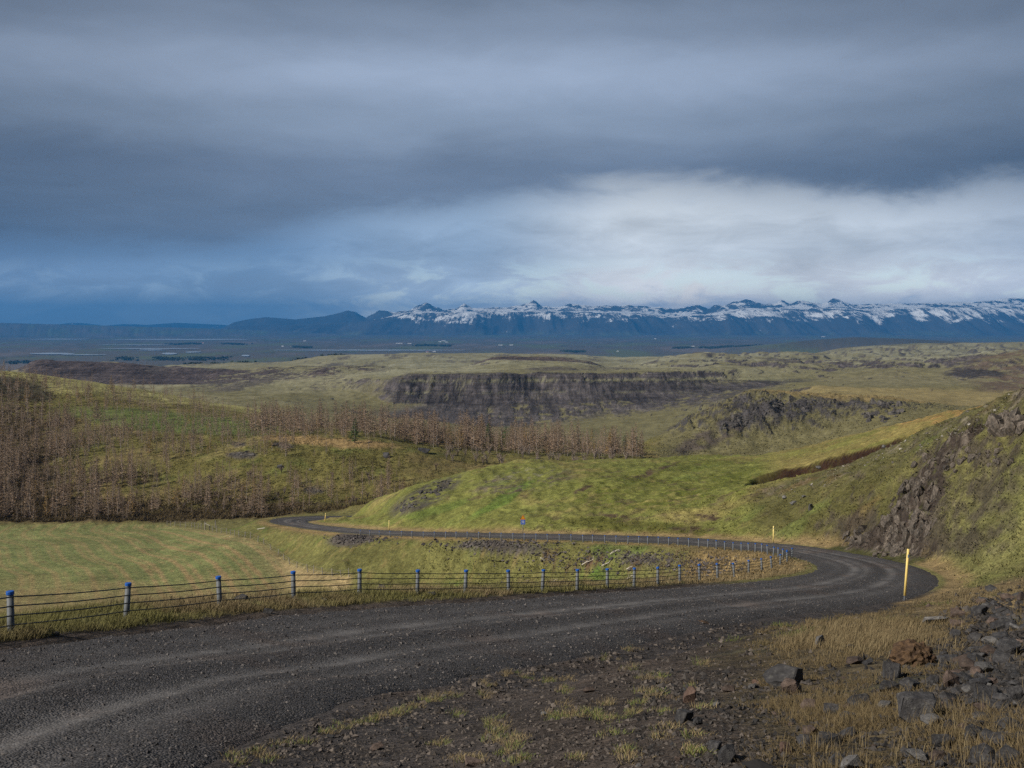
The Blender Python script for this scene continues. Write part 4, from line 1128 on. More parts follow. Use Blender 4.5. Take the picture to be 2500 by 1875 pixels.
M['snow'] = snow_mat()
mountain_sheet('mountain_range', CREST, RIM, 15600, 18300, 20000, 470, 3300, 900, -90, 240, 301, 'snow-capped blue mountain range along the horizon')
FARC = [(40, 800), (110, 797), (150, 791), (175, 788), (205, 789), (230, 792), (255, 795), (300, 791), (360, 793), (430, 788), (520, 792), (600, 796), (700, 800)]
mountain_sheet('distant_mountains', FARC, [(40, 803), (150, 792), (230, 796), (430, 797), (700, 803)], 24500, 26000, 27000, 30, 720, 240, 20, 260, 401, 'faint snowy mountains far off beyond the plain, at the left')

# front foothill, dark, without snow
HILLC = [(520, 806), (545, 801), (575, 789), (620, 780), (650, 777), (700, 781), (760, 783), (850, 779), (930, 779), (1000, 784), (1080, 795), (1150, 808)]

# ------------------------------------------------------------------ lakes and river arms on the plain
wm, wt, wb = new_mat('water', 0.12, 0.5)
wb.inputs['Base Color'].default_value = (0.30, 0.34, 0.38, 1)  # pale base: the bright sky's reflection put into the colour
wb.inputs['Roughness'].default_value = 0.28
wb.inputs['Specular IOR Level'].default_value = 0.9
M['water'] = wm
WATER = [(73, 220, 828, 1.0), (274, 610, 828.6, 1.3), (243, 486, 851, 1.0), (340, 402, 854.2, 1.4), (73, 182, 863, 2.0), (395, 432, 863, 2.4), (452, 490, 859.3, 1.5), (590, 609, 868, 2.0), (670, 1135, 854.8, 1.1), (150, 260, 866, 1.0), (240, 420, 842, 0.7)]
WLAB = ['thin bright lake strip at the far left under the long ridge', 'long narrow lake across the left of the plain', 'narrow river arm winding through the brown left plain', 'short pale pool beside the narrow river arm',
        'branching pale river arm at the far left of the plain', 'small bright pond near the dark plantation strip', 'small river bend right of the bright pond', 'tiny pond above the left lava scarp', 'very long thin river line across the middle plain', 'thin stream below the far left river arm', 'faint thin river line between the lakes']
for (a, b, py, th), lb in zip(WATER, WLAB):
    n = 26
    xs = np.linspace(a, b, n)
    tap = np.sin(np.linspace(0.05, math.pi - 0.05, n)) ** 0.5
    mid = py + 0.6 * fbm(xs / 40, xs * 0 + py, 3, int(py))
    ha = th * tap * (0.5 + 0.5 * np.abs(fbm(xs / 25, xs * 0 + a, 3, 5)) + 0.25)
    V, Fq = [], []
    for i in range(n):
        for s in (-1, 1):
            yy = mid[i] + s * ha[i] * 1.15
            dd_ = 147.0 * F_PX / (yy - HORIZ)
            V.append(((xs[i] - 1250) / F_PX * dd_, dd_, -147.0))
    for i in range(n - 1):
        Fq.append((2 * i, 2 * i + 2, 2 * i + 3, 2 * i + 1))
    struct(link('water', build_mesh('water', V, np.array(Fq), True), M['water']), lb)

# ------------------------------------------------------------------ air
hz = MB(); hz.box(-45000, 45000, -200, 30000, -420, 575)
hm = bpy.data.materials.new('haze'); hm.use_nodes = True
ht = NT(hm.node_tree); ht.n.clear()
ho = ht.new('ShaderNodeOutputMaterial'); pv = ht.new('ShaderNodeVolumePrincipled')
pv.inputs['Color'].default_value = (0.03, 0.27, 0.70, 1)
pv.inputs['Density'].default_value = 6.2e-5
pv.inputs['Anisotropy'].default_value = 0.0
ht.l.new(pv.outputs[0], ho.inputs['Volume'])
haze = link('haze', hz.mesh('haze'), hm)
stuff(haze, 'thin blue air between the camera and the mountains', 'haze')

# ------------------------------------------------------------------ sampling points on the ground
GPY = HORIZ - F_PX * GZ / np.maximum(GY, 0.5)
GPX = px_of(GX, GY)
_r0, _c0 = slice(0, -1), slice(0, -1)
CPX, CPY, CD = GPX[:-1, :-1], GPY[:-1, :-1], GY[:-1, :-1]
CAREA = (GX[:-1, 1:] - GX[:-1, :-1]) * (GY[1:, :-1] - GY[:-1, :-1])
CSCR = np.maximum(GPY[:-1, :-1] - GPY[1:, :-1], 0) * (GPX[:-1, 1:] - GPX[:-1, :-1])
LAT, HWD, _, _ = road_coords(GX[:-1, :-1].ravel(), GY[:-1, :-1].ravel())
LAT, HWD = LAT.reshape(CD.shape), HWD.reshape(CD.shape)
CEE = np.abs(LAT) - HWD
CN1 = fbm((GX[:-1, :-1] / 6).ravel(), (GY[:-1, :-1] / 6).ravel(), 3, 501).reshape(CD.shape)
CN2 = fbm((GX[:-1, :-1] / 1.3).ravel(), (GY[:-1, :-1] / 1.3).ravel(), 3, 511).reshape(CD.shape)
CN3 = fbm((GX[:-1, :-1] / 22).ravel(), (GY[:-1, :-1] / 22).ravel(), 3, 521).reshape(CD.shape)


def sample(weight, n, seed):
    r = np.random.default_rng(seed)
    p = np.clip(weight, 0, None).ravel().astype(np.float64)
    cs = np.cumsum(p)
    k = np.searchsorted(cs, r.random(n) * cs[-1])
    k = np.minimum(k, p.size - 1)
    i, j = np.unravel_index(k, weight.shape)
    s, t = r.random(n), r.random(n)

    def bil(A):
        return A[i, j] * (1 - s) * (1 - t) + A[i, j + 1] * s * (1 - t) + A[i + 1, j] * (1 - s) * t + A[i + 1, j + 1] * s * t
    return np.stack([bil(GX), bil(GY), bil(GZ)], -1), (i, j)


def blades(name, pos, nb, h, width, spread, lean, c_a, c_b, seed, wind=(0.25, 0.1)):
    """grass-like tufts: nb blades at every position; colours mix between c_a and c_b"""
    r = np.random.default_rng(seed)
    N = len(pos)
    h = np.broadcast_to(np.asarray(h, float), (N,)); width = np.broadcast_to(np.asarray(width, float), (N,)); spread = np.broadcast_to(np.asarray(spread, float), (N,))
    idx = np.repeat(np.arange(N), nb); Mn = len(idx)
    a = r.random(Mn) * 2 * math.pi
    rad = np.sqrt(r.random(Mn)) * spread[idx]
    base = pos[idx].copy(); base[:, 0] += np.cos(a) * rad; base[:, 1] += np.sin(a) * rad; base[:, 2] -= 0.02 * h[idx]
    hh = h[idx] * (0.45 + 0.75 * r.random(Mn))
    a2 = a + r.normal(0, 0.8, Mn)
    ln = hh * lean * (0.3 + r.random(Mn))
    dx = np.cos(a2) * ln + wind[0] * hh; dy = np.sin(a2) * ln + wind[1] * hh
    fa = r.random(Mn) * math.pi
    wx, wy = np.cos(fa) * width[idx] / 2, np.sin(fa) * width[idx] / 2
    V = np.zeros((Mn, 5, 3))
    V[:, 0] = base; V[:, 0, 0] -= wx; V[:, 0, 1] -= wy
    V[:, 1] = base; V[:, 1, 0] += wx; V[:, 1, 1] += wy
    mid = base.copy(); mid[:, 0] += dx * 0.35; mid[:, 1] += dy * 0.35; mid[:, 2] += hh * 0.6
    V[:, 2] = mid; V[:, 2, 0] += wx * 0.7; V[:, 2, 1] += wy * 0.7
    V[:, 3] = mid; V[:, 3, 0] -= wx * 0.7; V[:, 3, 1] -= wy * 0.7
    V[:, 4] = base; V[:, 4, 0] += dx; V[:, 4, 1] += dy; V[:, 4, 2] += hh
    o = np.arange(Mn)[:, None] * 5
    Ft = np.concatenate([o + np.array([[0, 1, 2]]), o + np.array([[0, 2, 3]]), o + np.array([[3, 2, 4]])], 0)
    c_a = np.asarray(c_a, float); c_b = np.asarray(c_b, float)
    ca = c_a[idx] if c_a.ndim == 2 else c_a[None]
    cb = c_b[idx] if c_b.ndim == 2 else c_b[None]
    f = r.random((Mn, 1))
    c = (ca * (1 - f) + cb * f) * (0.75 + 0.5 * r.random((Mn, 1)))
    cols = np.repeat(c[:, None, :], 5, 1).reshape(-1, 3)
    return build_mesh(name, V.reshape(-1, 3), Ft, False, cols)


def pebbles(name, pos, size, c_a, c_b, seed, flat=0.65):
    r = np.random.default_rng(seed)
    N = len(pos)
    U = np.array([[1, 0, 0], [0, 1, 0], [-1, 0, 0], [0, -1, 0], [0, 0, 1], [0, 0, -1]], float)
    rot = r.random(N) * 2 * math.pi
    rad = size[:, None] * 0.5 * (0.65 + 0.7 * r.random((N, 6)))
    V = U[None] * rad[:, :, None]
    V[:, :, 2] *= flat
    V += r.normal(0, 0.13, V.shape) * size[:, None, None]
    cx, sx_ = np.cos(rot)[:, None], np.sin(rot)[:, None]
    x_, y_ = V[:, :, 0] * cx - V[:, :, 1] * sx_, V[:, :, 0] * sx_ + V[:, :, 1] * cx
    V = np.stack([x_, y_, V[:, :, 2]], -1) + pos[:, None, :]
    V[:, :, 2] += (size * 0.10)[:, None]
    tri = np.array([[0, 1, 4], [1, 2, 4], [2, 3, 4], [3, 0, 4], [1, 0, 5], [2, 1, 5], [3, 2, 5], [0, 3, 5]])
    Ft = (np.arange(N)[:, None, None] * 6 + tri[None]).reshape(-1, 3)
    f = r.random((N, 1)) ** 1.6
    c = (np.asarray(c_a)[None] * (1 - f) + np.asarray(c_b)[None] * f)
    return build_mesh(name, V.reshape(-1, 3), Ft, False, np.repeat(c[:, None], 6, 1).reshape(-1, 3))


# ------------------------------------------------------------------ rocks
import bmesh


def hull_rock(seed, n=18, boxy=0.5, bevel=0.05, rough=0.03):
    r = random.Random(seed)
    bm = bmesh.new()
    for _ in range(n):
        v = Vector((r.gauss(0, 1), r.gauss(0, 1), r.gauss(0, 1))).normalized()
        m = max(abs(v.x), abs(v.y), abs(v.z))
        k = (1 - boxy) + boxy / m
        k *= 0.5 * r.uniform(0.86, 1.05)
        bm.verts.new((v.x * k, v.y * k, v.z * k))
    bmesh.ops.convex_hull(bm, input=list(bm.verts))
    loose = [v for v in bm.verts if not v.link_faces]
    bmesh.ops.delete(bm, geom=loose, context='VERTS')
    bmesh.ops.dissolve_limit(bm, angle_limit=math.radians(14), verts=bm.verts, edges=bm.edges)
    if bevel:
        bmesh.ops.bevel(bm, geom=list(bm.edges), offset=bevel, segments=1, affect='EDGES', clamp_overlap=True)
    bmesh.ops.triangulate(bm, faces=bm.faces)
    if rough:
        for v in bm.verts:
            v.co += Vector((r.gauss(0, 1), r.gauss(0, 1), r.gauss(0, 1))) * rough * 0.4
    bmesh.ops.recalc_face_normals(bm, faces=bm.faces)
    me = bpy.data.meshes.new('rock')
    bm.to_mesh(me); bm.free()
    return me


def lump_rock(seed, sub=4):
    """rough clinker lump"""
    bm = bmesh.new()
    bmesh.ops.create_icosphere(bm, subdivisions=sub, radius=0.5)
    co = np.array([v.co[:] for v in bm.verts])
    n = fbm(co[:, 0] * 5 + co[:, 2] * 3, co[:, 1] * 5 - co[:, 2] * 4, 4, seed) * 0.28 + ridged(co[:, 0] * 9 + co[:, 2] * 5, co[:, 1] * 9 + co[:, 2] * 7, 2, seed + 7) * 0.07
    for v, k in zip(bm.verts, n):
        v.co *= 1 + float(k) * 1.6
    me = bpy.data.meshes.new('rock'); bm.to_mesh(me); bm.free()
    return me


PROTO = {}
for mname in ('basalt', 'brown_rock', 'red_rock', 'pale_rock'):
    PROTO[mname] = []
    for k in range(9 if mname == 'basalt' else 4):
        me = hull_rock(1000 + k * 7 + len(mname) * 31, n=random.Random(k).choice([14, 18, 24]), boxy=0.3 + 0.08 * k, bevel=0.03)
        me.materials.append(M[mname]); PROTO[mname].append(me)


def put_rock(px, py, wpx, hpx, kind, label, group=None, k=None, seed=0, dmax=400, name='rock', sink=0.25, mesh=None):
    p = hit(px, py, 3.0, dmax)
    if p is None:
        return None
    r = random.Random(seed * 13 + int(px * 7 + py))
    x, y, z = p
    wm_ = wpx * y / F_PX; hm_ = hpx * y / F_PX
    me = mesh or (PROTO[kind][(k if k is not None else r.randrange(len(PROTO[kind])))])
    o = link(name, me, None, None, (x, y + wm_ * 0.3, z + hm_ * (0.42 - sink * 0.6)), (r.uniform(-0.25, 0.25), r.uniform(-0.25, 0.25), r.uniform(-0.6, 0.6) if k is not None else r.uniform(0, 6.28)),
             (wm_ * 1.08, wm_ * r.uniform(0.7, 0.95), hm_ * 1.25))
    tag(o, label, 'rock', group)
    return o


BIG = [
 (1920, 1672, 108, 47, 'basalt', 'large flat-topped grey boulder resting on the brown block beside the gravel'),
 (1937, 1697, 58, 40, 'brown_rock', 'square brown block under the right end of the large grey boulder'),
 (2009, 1580, 40, 29, 'pale_rock', 'pale pointed grey rock at the edge of the tall straw grass'),
 (2078, 1584, 21, 11, 'pale_rock', 'small round grey stone in front of the tall straw grass'),
 (2181, 1657, 54, 40, 'basalt', 'angular dark block left of the rust-brown clinker lump'),
 (2190, 1602, 32, 22, 'basalt', 'rounded grey rock touching the left side of the clinker lump'),
 (2177, 1690, 43, 28, 'basalt', 'dark wedge rock below the angular dark block'),
 (2228, 1684, 46, 24, 'basalt', 'low grey rock half hidden in straw grass right of the dark wedge'),
 (2251, 1762, 94, 65, 'basalt', 'largest black boulder in the rubble at lower right'),
 (2286, 1776, 60, 33, 'pale_rock', 'grey lichen-streaked rock leaning on the largest black boulder'),
 (2103, 1726, 58, 37, 'basalt', 'dark hump-backed rock amid dry grass left of the rubble strip'),
 (2033, 1751, 40, 37, 'basalt', 'pointed dark rock left of the dark hump-backed rock'),
 (1978, 1737, 40, 32, 'brown_rock', 'brown-grey tilted slab below the large grey boulder'),
 (1982, 1796, 47, 23, 'brown_rock', 'low brown block above the lower centre rubble'),
 (2029, 1822, 65, 29, 'basalt', 'wide flat dark slab near the bottom of the picture'),
 (1913, 1842, 44, 30, 'red_rock', 'reddish tilted block near the bottom of the picture'),
 (1778, 1863, 44, 43, 'basalt', 'dark upright block at the bottom left of the rubble'),
 (1747, 1833, 33, 22, 'basalt', 'small grey block touching the dark upright block'),
 (2092, 1886, 83, 30, 'pale_rock', 'pale smooth slab cut by the bottom edge of the picture'),
 (2242, 1863, 60, 31, 'pale_rock', 'grey triangular rock near the bottom edge, lower right'),
 (2304, 1827, 47, 36, 'basalt', 'grey pointed rock below the largest black boulder'),
 (2373, 1816, 40, 32, 'basalt', 'blue-grey rock low at the right in dry grass'),
 (2416, 1711, 80, 32, 'basalt', 'long dark slab at the right, lying across the slope'),
 (2398, 1682, 65, 28, 'basalt', 'dark flat rock just above the long dark slab'),
 (2478, 1601, 58, 40, 'basalt', 'broad smooth dark rock at the right edge below the pile'),
 (2376, 1643, 55, 33, 'brown_rock', 'brown ridged rock right of the clinker lump'),
 (2329, 1673, 47, 40, 'brown_rock', 'brown sloping rock between straw stems right of the clinker lump'),
 (2282, 1672, 40, 25, 'basalt', 'dark low rock right below the clinker lump'),
 (2459, 1733, 40, 33, 'basalt', 'round dark rock at the right edge beside the long dark slab'),
 (2484, 1711, 38, 40, 'basalt', 'tall black rock at the right edge'),
 (2405, 1866, 74, 44, 'basalt', 'heavy dark rock in the lower right corner'),
 (2470, 1862, 56, 37, 'basalt', 'jagged dark rock in the very corner at lower right'),
 (1781, 1690, 33, 18, 'brown_rock', 'brown flat block on the gravel left of the large grey boulder'),
 (1846, 1673, 19, 15, 'red_rock', 'small pink stone at the left foot of the large grey boulder'),
 (1685, 1716, 33, 43, 'red_rock', 'upright reddish block at the edge of the stony soil'),
 (1672, 1765, 42, 30, 'basalt', 'grey cracked rock below the upright reddish block'),
 (1705, 1770, 28, 22, 'basalt', 'small dark rock right of the grey cracked rock'),
 (1752, 1728, 22, 16, 'pale_rock', 'small blue-grey stone between the brown block and the reddish block'),
 (1716, 1529, 48, 11, 'scoria', 'flat dark clod lying on the gravel road edge'),
 (2345, 1508, 40, 26, 'brown_rock', 'brown pointed rock at the left end of the pile, under the yellow pole'),
 (2290, 1522, 60, 22, 'pale_rock', 'flat grey slab left of the pile in green grass'),
 (2090, 1622, 46, 16, 'brown_rock', 'flat brown slab in grass left of the clinker lump'),
 (2125, 1623, 30, 12, 'basalt', 'low dark slab right beside the flat brown slab'),
 (1160, 1872, 56, 22, 'brown_rock', 'brown stone at the bottom edge in the bare soil'),
 (918, 1830, 34, 12, 'brown_rock', 'flat brown stone in the bare soil at bottom centre'),
 (1330, 1748, 22, 10, 'pale_rock', 'small pale stone in the bare soil at centre'),
 (990, 1790, 26, 12, 'pale_rock', 'pale round stone in the bare soil left of centre'),
 (805, 1803, 22, 9, 'basalt', 'round dark stone among tufts at the near road edge'),
 (1438, 1690, 30, 12, 'brown_rock', 'broad flat stone half sunk in the bare soil'),
 (588, 1466, 32, 15, 'basalt', 'dark block behind the cable barrier right of the third post'),
 (662, 1464, 26, 9, 'basalt', 'low dark stone behind the cable barrier left of the fourth post'),
 (790, 1468, 20, 8, 'pale_rock', 'small tilted grey stone in the verge right of the fourth barrier post'),
 (353, 1519, 15, 10, 'brown_rock', 'brown stone on the verge right of the second barrier post'),
 (654, 1498, 24, 10, 'basalt', 'flat grey stone on the verge between third and fourth barrier posts'),
 (133, 1553, 22, 11, 'basalt', 'dark stone at the road edge between first and second barrier posts'),
 (931, 1437, 21, 12, 'basalt', 'dark round rock behind the barrier right of the fifth post'),
 (1053, 1455, 22, 10, 'basalt', 'dark stone at the foot of the sixth barrier post'),
 (1186, 1454, 10, 6, 'red_rock', 'small orange stone at the road edge under the barrier'),
]
for i, (px, py, wv, hv, kind, lb) in enumerate(BIG):
    if kind == 'scoria':
        continue
    put_rock(px, py, wv, hv, kind, lb, k=i % len(PROTO[kind]), seed=i)
lm_ = lump_rock(71); lm_.materials.append(M['scoria'])
put_rock(2239, 1628, 92, 58, 'scoria', 'rust-brown crumbling clinker lump among the rocks at right', mesh=lm_, seed=3, sink=0.3)
lm2 = lump_rock(72, 3); lm2.materials.append(M['scoria'])
put_rock(1716, 1530, 48, 12, 'scoria', 'flat dark clod lying on the edge of the gravel', mesh=lm2, seed=4, sink=0.3)

# the many others: in the pile at the right edge and strewn over the dry grass
CEE_OUT = (LAT > 0) * (CEE > 1.5) * (CD < 46)
pile = CEE_OUT * (CPX < 2600) * (np.exp(-((CPX - 2450) / 85) ** 2 - ((CPY - 1530) / 48) ** 2) + 0.5 * np.exp(-((CPX - 2440) / 90) ** 2 - ((CPY - 1650) / 90) ** 2))
strew = CEE_OUT * (CPY < 1890) * (CPX < 2520) * sstep(CPX + 0.55 * (CPY - 1600), 1960, 2350) * (CPY > 1560) * (0.4 + 1.2 * np.clip(CN2 + 0.2, 0, 1)) * (1 + 1.6 * sstep(CPX, 2250, 2450))
strew2 = CEE_OUT * (CPY > 1640) * (CPY < 1890) * (CPX > 1550) * (CPX < 2100) * (0.3 + np.clip(CN2 + 0.1, 0, 1))
rr = random.Random(5)
for wgt, n, lo, hi, lb, grp, sd in ((pile * CSCR, 125, 14, 48, 'rock in the heaped pile at the right edge', 'rocks of the pile at the right edge', 61),
                                    (strew * CSCR, 140, 13, 58, 'rock strewn in dry grass at lower right', 'rocks strewn at lower right', 62),
                                    (strew2 * CSCR, 30, 8, 26, 'rock in thin grass below the large boulder', 'small rocks below the large boulder', 63)):
    pos, _ = sample(wgt, n, sd)
    for x, y, z in pos:
        kind = rr.choice(['basalt'] * 6 + ['brown_rock'] * 2 + ['pale_rock'])
        wv = (lo + (hi - lo) * rr.random() ** 1.6) * y / F_PX
        o = link('rock', rr.choice(PROTO[kind]), None, None, (x, y, z + wv * 0.16), (rr.uniform(-0.5, 0.5), rr.uniform(-0.5, 0.5), rr.uniform(0, 6.28)),
                 (wv * rr.uniform(0.85, 1.25), wv * rr.uniform(0.7, 1.1), wv * rr.uniform(0.45, 0.85)))
        cw = {'basalt': 'dark grey basalt', 'brown_rock': 'brown', 'pale_rock': 'pale grey'}[kind]
        sw_ = 'small' if wv * F_PX / y < lo + 0.15 * (hi - lo) else ('large' if wv * F_PX / y > lo + 0.6 * (hi - lo) else 'middling')
        tag(o, sw_ + ' ' + cw + ' ' + lb, 'rock', grp + ', ' + sw_ + ' ' + cw)

# rubble and gravel too fine to count
w_r = ((pile * 3 + strew * 0.8 + strew2 * 0.5) * CSCR)
pos, _ = sample(w_r + 0.35 * CEE_OUT * (CPY > 1700) * (CPY < 1890) * (CPX > 1500) * (CPX < 2550) * CSCR * np.clip(CN2, 0, 1), 14000, 71)
sz_ = (3.5 + 17 * np.random.default_rng(1).random(len(pos)) ** 3) * pos[:, 1] / F_PX
bey = (LAT > 0) * (CEE > 1.0) * (CD > -6) * (CD < 45) * ((CPX > 2480) | (CPY > 1870) | (CD < 3)) * (CPX > 600) * (CPX < 3350)
pos2, _ = sample(bey * CAREA * np.clip(CN2 + 0.3, 0.03, 1), 5000, 171)
pos = np.vstack([pos, pos2]); sz_ = np.concatenate([sz_, 0.02 + 0.16 * np.random.default_rng(11).random(len(pos2)) ** 5])
stuff(link('rubble', pebbles('rubble', pos, sz_, (0.021, 0.020, 0.020), (0.068, 0.060, 0.054), 72), M['pebble']), 'loose broken basalt fragments between the rocks', 'rubble')
soil = (LAT > 0) * (CEE > 0.1) * (CD < 34) * (1 - sstep(CPX + 0.35 * (CPY - 1600), 1700, 2150)) * (CPX > -150) * (CPY < 1900)
pos, _ = sample(soil * CSCR * (0.4 + np.clip(CN2 + 0.3, 0, 1)), 15000, 73)
sz_ = (2.2 + 14 * np.random.default_rng(2).random(len(pos)) ** 6) * pos[:, 1] / F_PX
stuff(link('stony_soil', pebbles('stony_soil', pos, sz_, (0.038, 0.033, 0.030), (0.125, 0.105, 0.090), 74), M['pebble']), 'small stones strewn over the dark bare soil', 'stones')
# loose gravel on the road itself
g2 = np.random.default_rng(9)
cum = np.interp(np.arange(len(sa)), np.arange(len(sa)), sa)
NG = 46000
sd_ = np.where(sa < 75, 1.0, 0.0) * (1.0 / np.maximum(RV[:, NL // 2, 1], 4.0) ** 1.1) * (RV[:, NL // 2, 1] > 3)
k_ = np.searchsorted(np.cumsum(sd_), g2.random(NG) * sd_.sum()).clip(0, len(sa) - 2)
wl = 1.05 - wear
j_ = g2.integers(0, NL - 1, NG)
keep = g2.random(NG) < np.clip(wl[k_, j_], 0, 1) ** 2.2
k_, j_ = k_[keep], j_[keep]
s_, t_ = g2.random(len(k_))[:, None], g2.random(len(k_))[:, None]
pos = (RV[k_, j_] * (1 - s_) + RV[k_, j_ + 1] * s_) * (1 - t_) + (RV[k_ + 1, j_] * (1 - s_) + RV[k_ + 1, j_ + 1] * s_) * t_
pp = px_of(pos[:, 0], pos[:, 1])
pos = pos[(pp > -250) & (pp < 2400) & (pos[:, 1] > 5)]
sz_ = (0.011 + 0.034 * np.random.default_rng(3).random(len(pos)) ** 5) * np.clip(pos[:, 1] / 13, 0.9, 1.8)
stuff(link('loose_gravel', pebbles('loose_gravel', pos, sz_, (0.045, 0.041, 0.041), (0.145, 0.132, 0.125), 75, 0.7), M['pebble']), 'loose grey gravel lying on the road', 'gravel')

# ------------------------------------------------------------------ crags on the hillsides: every block is a piece of its crag
BLK = [hull_rock(3000 + k, n=random.Random(k).choice([12, 16, 20]), boxy=0.75, bevel=0.02, rough=0.05) for k in range(10)]
BLK2 = [hull_rock(3100 + k, n=16, boxy=0.6, bevel=0.03, rough=0.06) for k in range(6)]
for me in BLK:
    me.materials.append(M['crag'])
for me in BLK2:
    me.materials.append(M['far_crag'])


def crag(cx, cy, wv, hv, n, lo, hi, label, protos, tall=1.2, seed=0, rot=0.0, dmin=50, dmax=520, proud=-0.05):
    r = random.Random(seed)
    base = hit(cx, cy + hv * 0.5, dmin, dmax) or hit(cx, cy, dmin, dmax)
    e_ = thing('rock_outcrop', base, label, 'outcrop')
    ca, sn_ = math.cos(math.radians(rot)), math.sin(math.radians(rot))
    for i in range(n):
        a, q_ = r.uniform(0, 6.28), math.sqrt(r.random())
        ex, ey = q_ * math.cos(a) * wv / 2, q_ * math.sin(a) * hv / 2
        p = hit(cx + ex * ca - ey * sn_, cy + ex * sn_ + ey * ca, dmin, dmax)
        if p is None:
            continue
        x, y, z = p
        s_ = (lo + (hi - lo) * r.random() ** 1.7) * y / F_PX
        o = link('block', r.choice(protos), None, e_, (x - base[0], y - base[1] + s_ * 0.2, z - base[2] + s_ * proud * tall), (r.uniform(-0.2, 0.2), r.uniform(-0.25, 0.25), r.uniform(-0.5, 0.5)),
                 (s_ * r.uniform(0.8, 1.2), s_ * r.uniform(0.7, 1.1), s_ * tall * r.uniform(0.8, 1.3)))
    return e_


crag(2225, 1265, 125, 200, 70, 10, 30, 'tall craggy basalt outcrop on the hillside above the hairpin bend', BLK, 1.6, 1, 24, 50, 125)
crag(2310, 1130, 170, 60, 22, 9, 24, 'dark rugged outcrop higher up the hillside right of the tall crag', BLK, 1.2, 2, -14, 50, 125)
crag(2458, 1048, 95, 34, 16, 26, 44, 'ledge of square pale brown blocks at the right edge of the hillside', BLK, 1.3, 3, 0, 50, 125, 0.3)
crag(2425, 1115, 110, 60, 14, 10, 26, 'crumbly grey outcrop under the ledge of square blocks', BLK, 1.1, 4, 0, 50, 125)
crag(2095, 1310, 70, 40, 16, 12, 30, 'small dark outcrop low on the hillside left of the tall crag', BLK, 1.1, 5, -20, 50, 125)
crag(2168, 1352, 90, 34, 18, 12, 32, 'dark broken rocks at the foot of the tall crag beside the road', BLK, 1.0, 6, -25, 50, 125)
crag(1850, 1003, 130, 46, 46, 6, 17, 'dark rocky face on the left shoulder of the middle knoll', BLK2, 1.0, 7, -24, 300, 520)
crag(2152, 1008, 100, 50, 34, 9, 26, 'large domed dark rock at the right end of the middle knoll', BLK2, 1.1, 8, -8, 300, 520)
crag(1965, 985, 150, 42, 44, 5, 15, 'row of dark rocks along the top of the middle knoll', BLK2, 1.0, 9, -4, 300, 520)
crag(1785, 1035, 50, 26, 12, 8, 20, 'few small dark rocks low on the left of the middle knoll', BLK2, 0.9, 10, -30, 300, 520)
crag(1040, 1208, 170, 34, 60, 6, 17, 'mossy dark rocks on the left flank of the green hill', BLK2, 0.8, 11, -28, 120, 230)
crag(590, 1110, 70, 14, 14, 7, 16, 'flat grey rocks on the brown knoll among the bare trees', BLK2, 0.7, 12, 0, 225, 300)
BOULD = [(1938, 1232, 18, 13, 'pale grey boulder on the heathery slope, left of two'), (1983, 1246, 20, 18, 'larger grey boulder on the heathery slope, right of two'), (1916, 1218, 12, 11, 'small pale boulder above the two on the heathery slope'),
         (2159, 1094, 12, 10, 'single grey boulder in the mossy peat gully'), (2001, 1145, 18, 9, 'pale stone lying on the upper edge of the heathery slope'), (1965, 1215, 14, 7, 'flat pale stone high on the heathery slope'),
         (681, 1143, 19, 13, 'pale grey boulder on the brown knoll'), (943, 1118, 19, 17, 'dark upright rock on the right of the brown knoll'), (1035, 1106, 32, 12, 'dark flat rock on the crest right of the brown knoll'),
         (757, 1150, 10, 7, 'small dark stone right of the pale boulder on the brown knoll'), (670, 1090, 22, 10, 'dark rock on the crest of the brown knoll'), (2270, 1425, 0, 0, '')]
for i, (a, b, wv, hv, lb) in enumerate(BOULD[:-1]):
    put_rock(a, b, wv, hv, 'pale_rock' if 'pale' in lb or 'grey' in lb else 'basalt', lb, seed=90 + i, dmax=500, name='boulder')
# pale stones scattered on the heath of the right spur, riprap on the bank: too many to count
spur = (CD > 62) * (CD < 118) * (LAT > 0) * (CEE > 3) * (CPX > 1850) * sstep(1250 - 0.33 * (CPX - 1850) - CPY, -20, 40)
pos, _ = sample(spur * CSCR * np.clip(CN2 + 0.25, 0, 1), 1500, 81)
sz_ = (2.0 + 9 * np.random.default_rng(4).random(len(pos)) ** 3) * pos[:, 1] / F_PX
stuff(link('scattered_stones', pebbles('scattered_stones', pos, sz_, (0.10, 0.088, 0.075), (0.30, 0.28, 0.24), 82), M['pebble']), 'pale stones scattered over the heathery hillside', 'stones')
rip = (LAT < 0) * (CEE > 1.2) * (CD > 80) * (CD < 165)
rw = np.zeros_like(CD)
for cx, cy, rx, ry in ((1215, 1334, 110, 11), (865, 1316, 60, 13), (1745, 1390, 90, 18), (1590, 1372, 70, 12), (1400, 1372, 160, 26)):
    rw += np.exp(-((CPX - cx) / rx) ** 2 - ((CPY - cy) / ry) ** 2) * (0.25 if ry > 20 else 1)
pos, _ = sample(rip * rw * CSCR, 1500, 83)
sz_ = (4.0 + 8 * np.random.default_rng(5).random(len(pos)) ** 2) * pos[:, 1] / F_PX
stuff(link('riprap', pebbles('riprap', pos, sz_, (0.045, 0.040, 0.039), (0.125, 0.110, 0.105), 84), M['pebble']), 'broken stones tipped over the bank below the far road', 'stones')

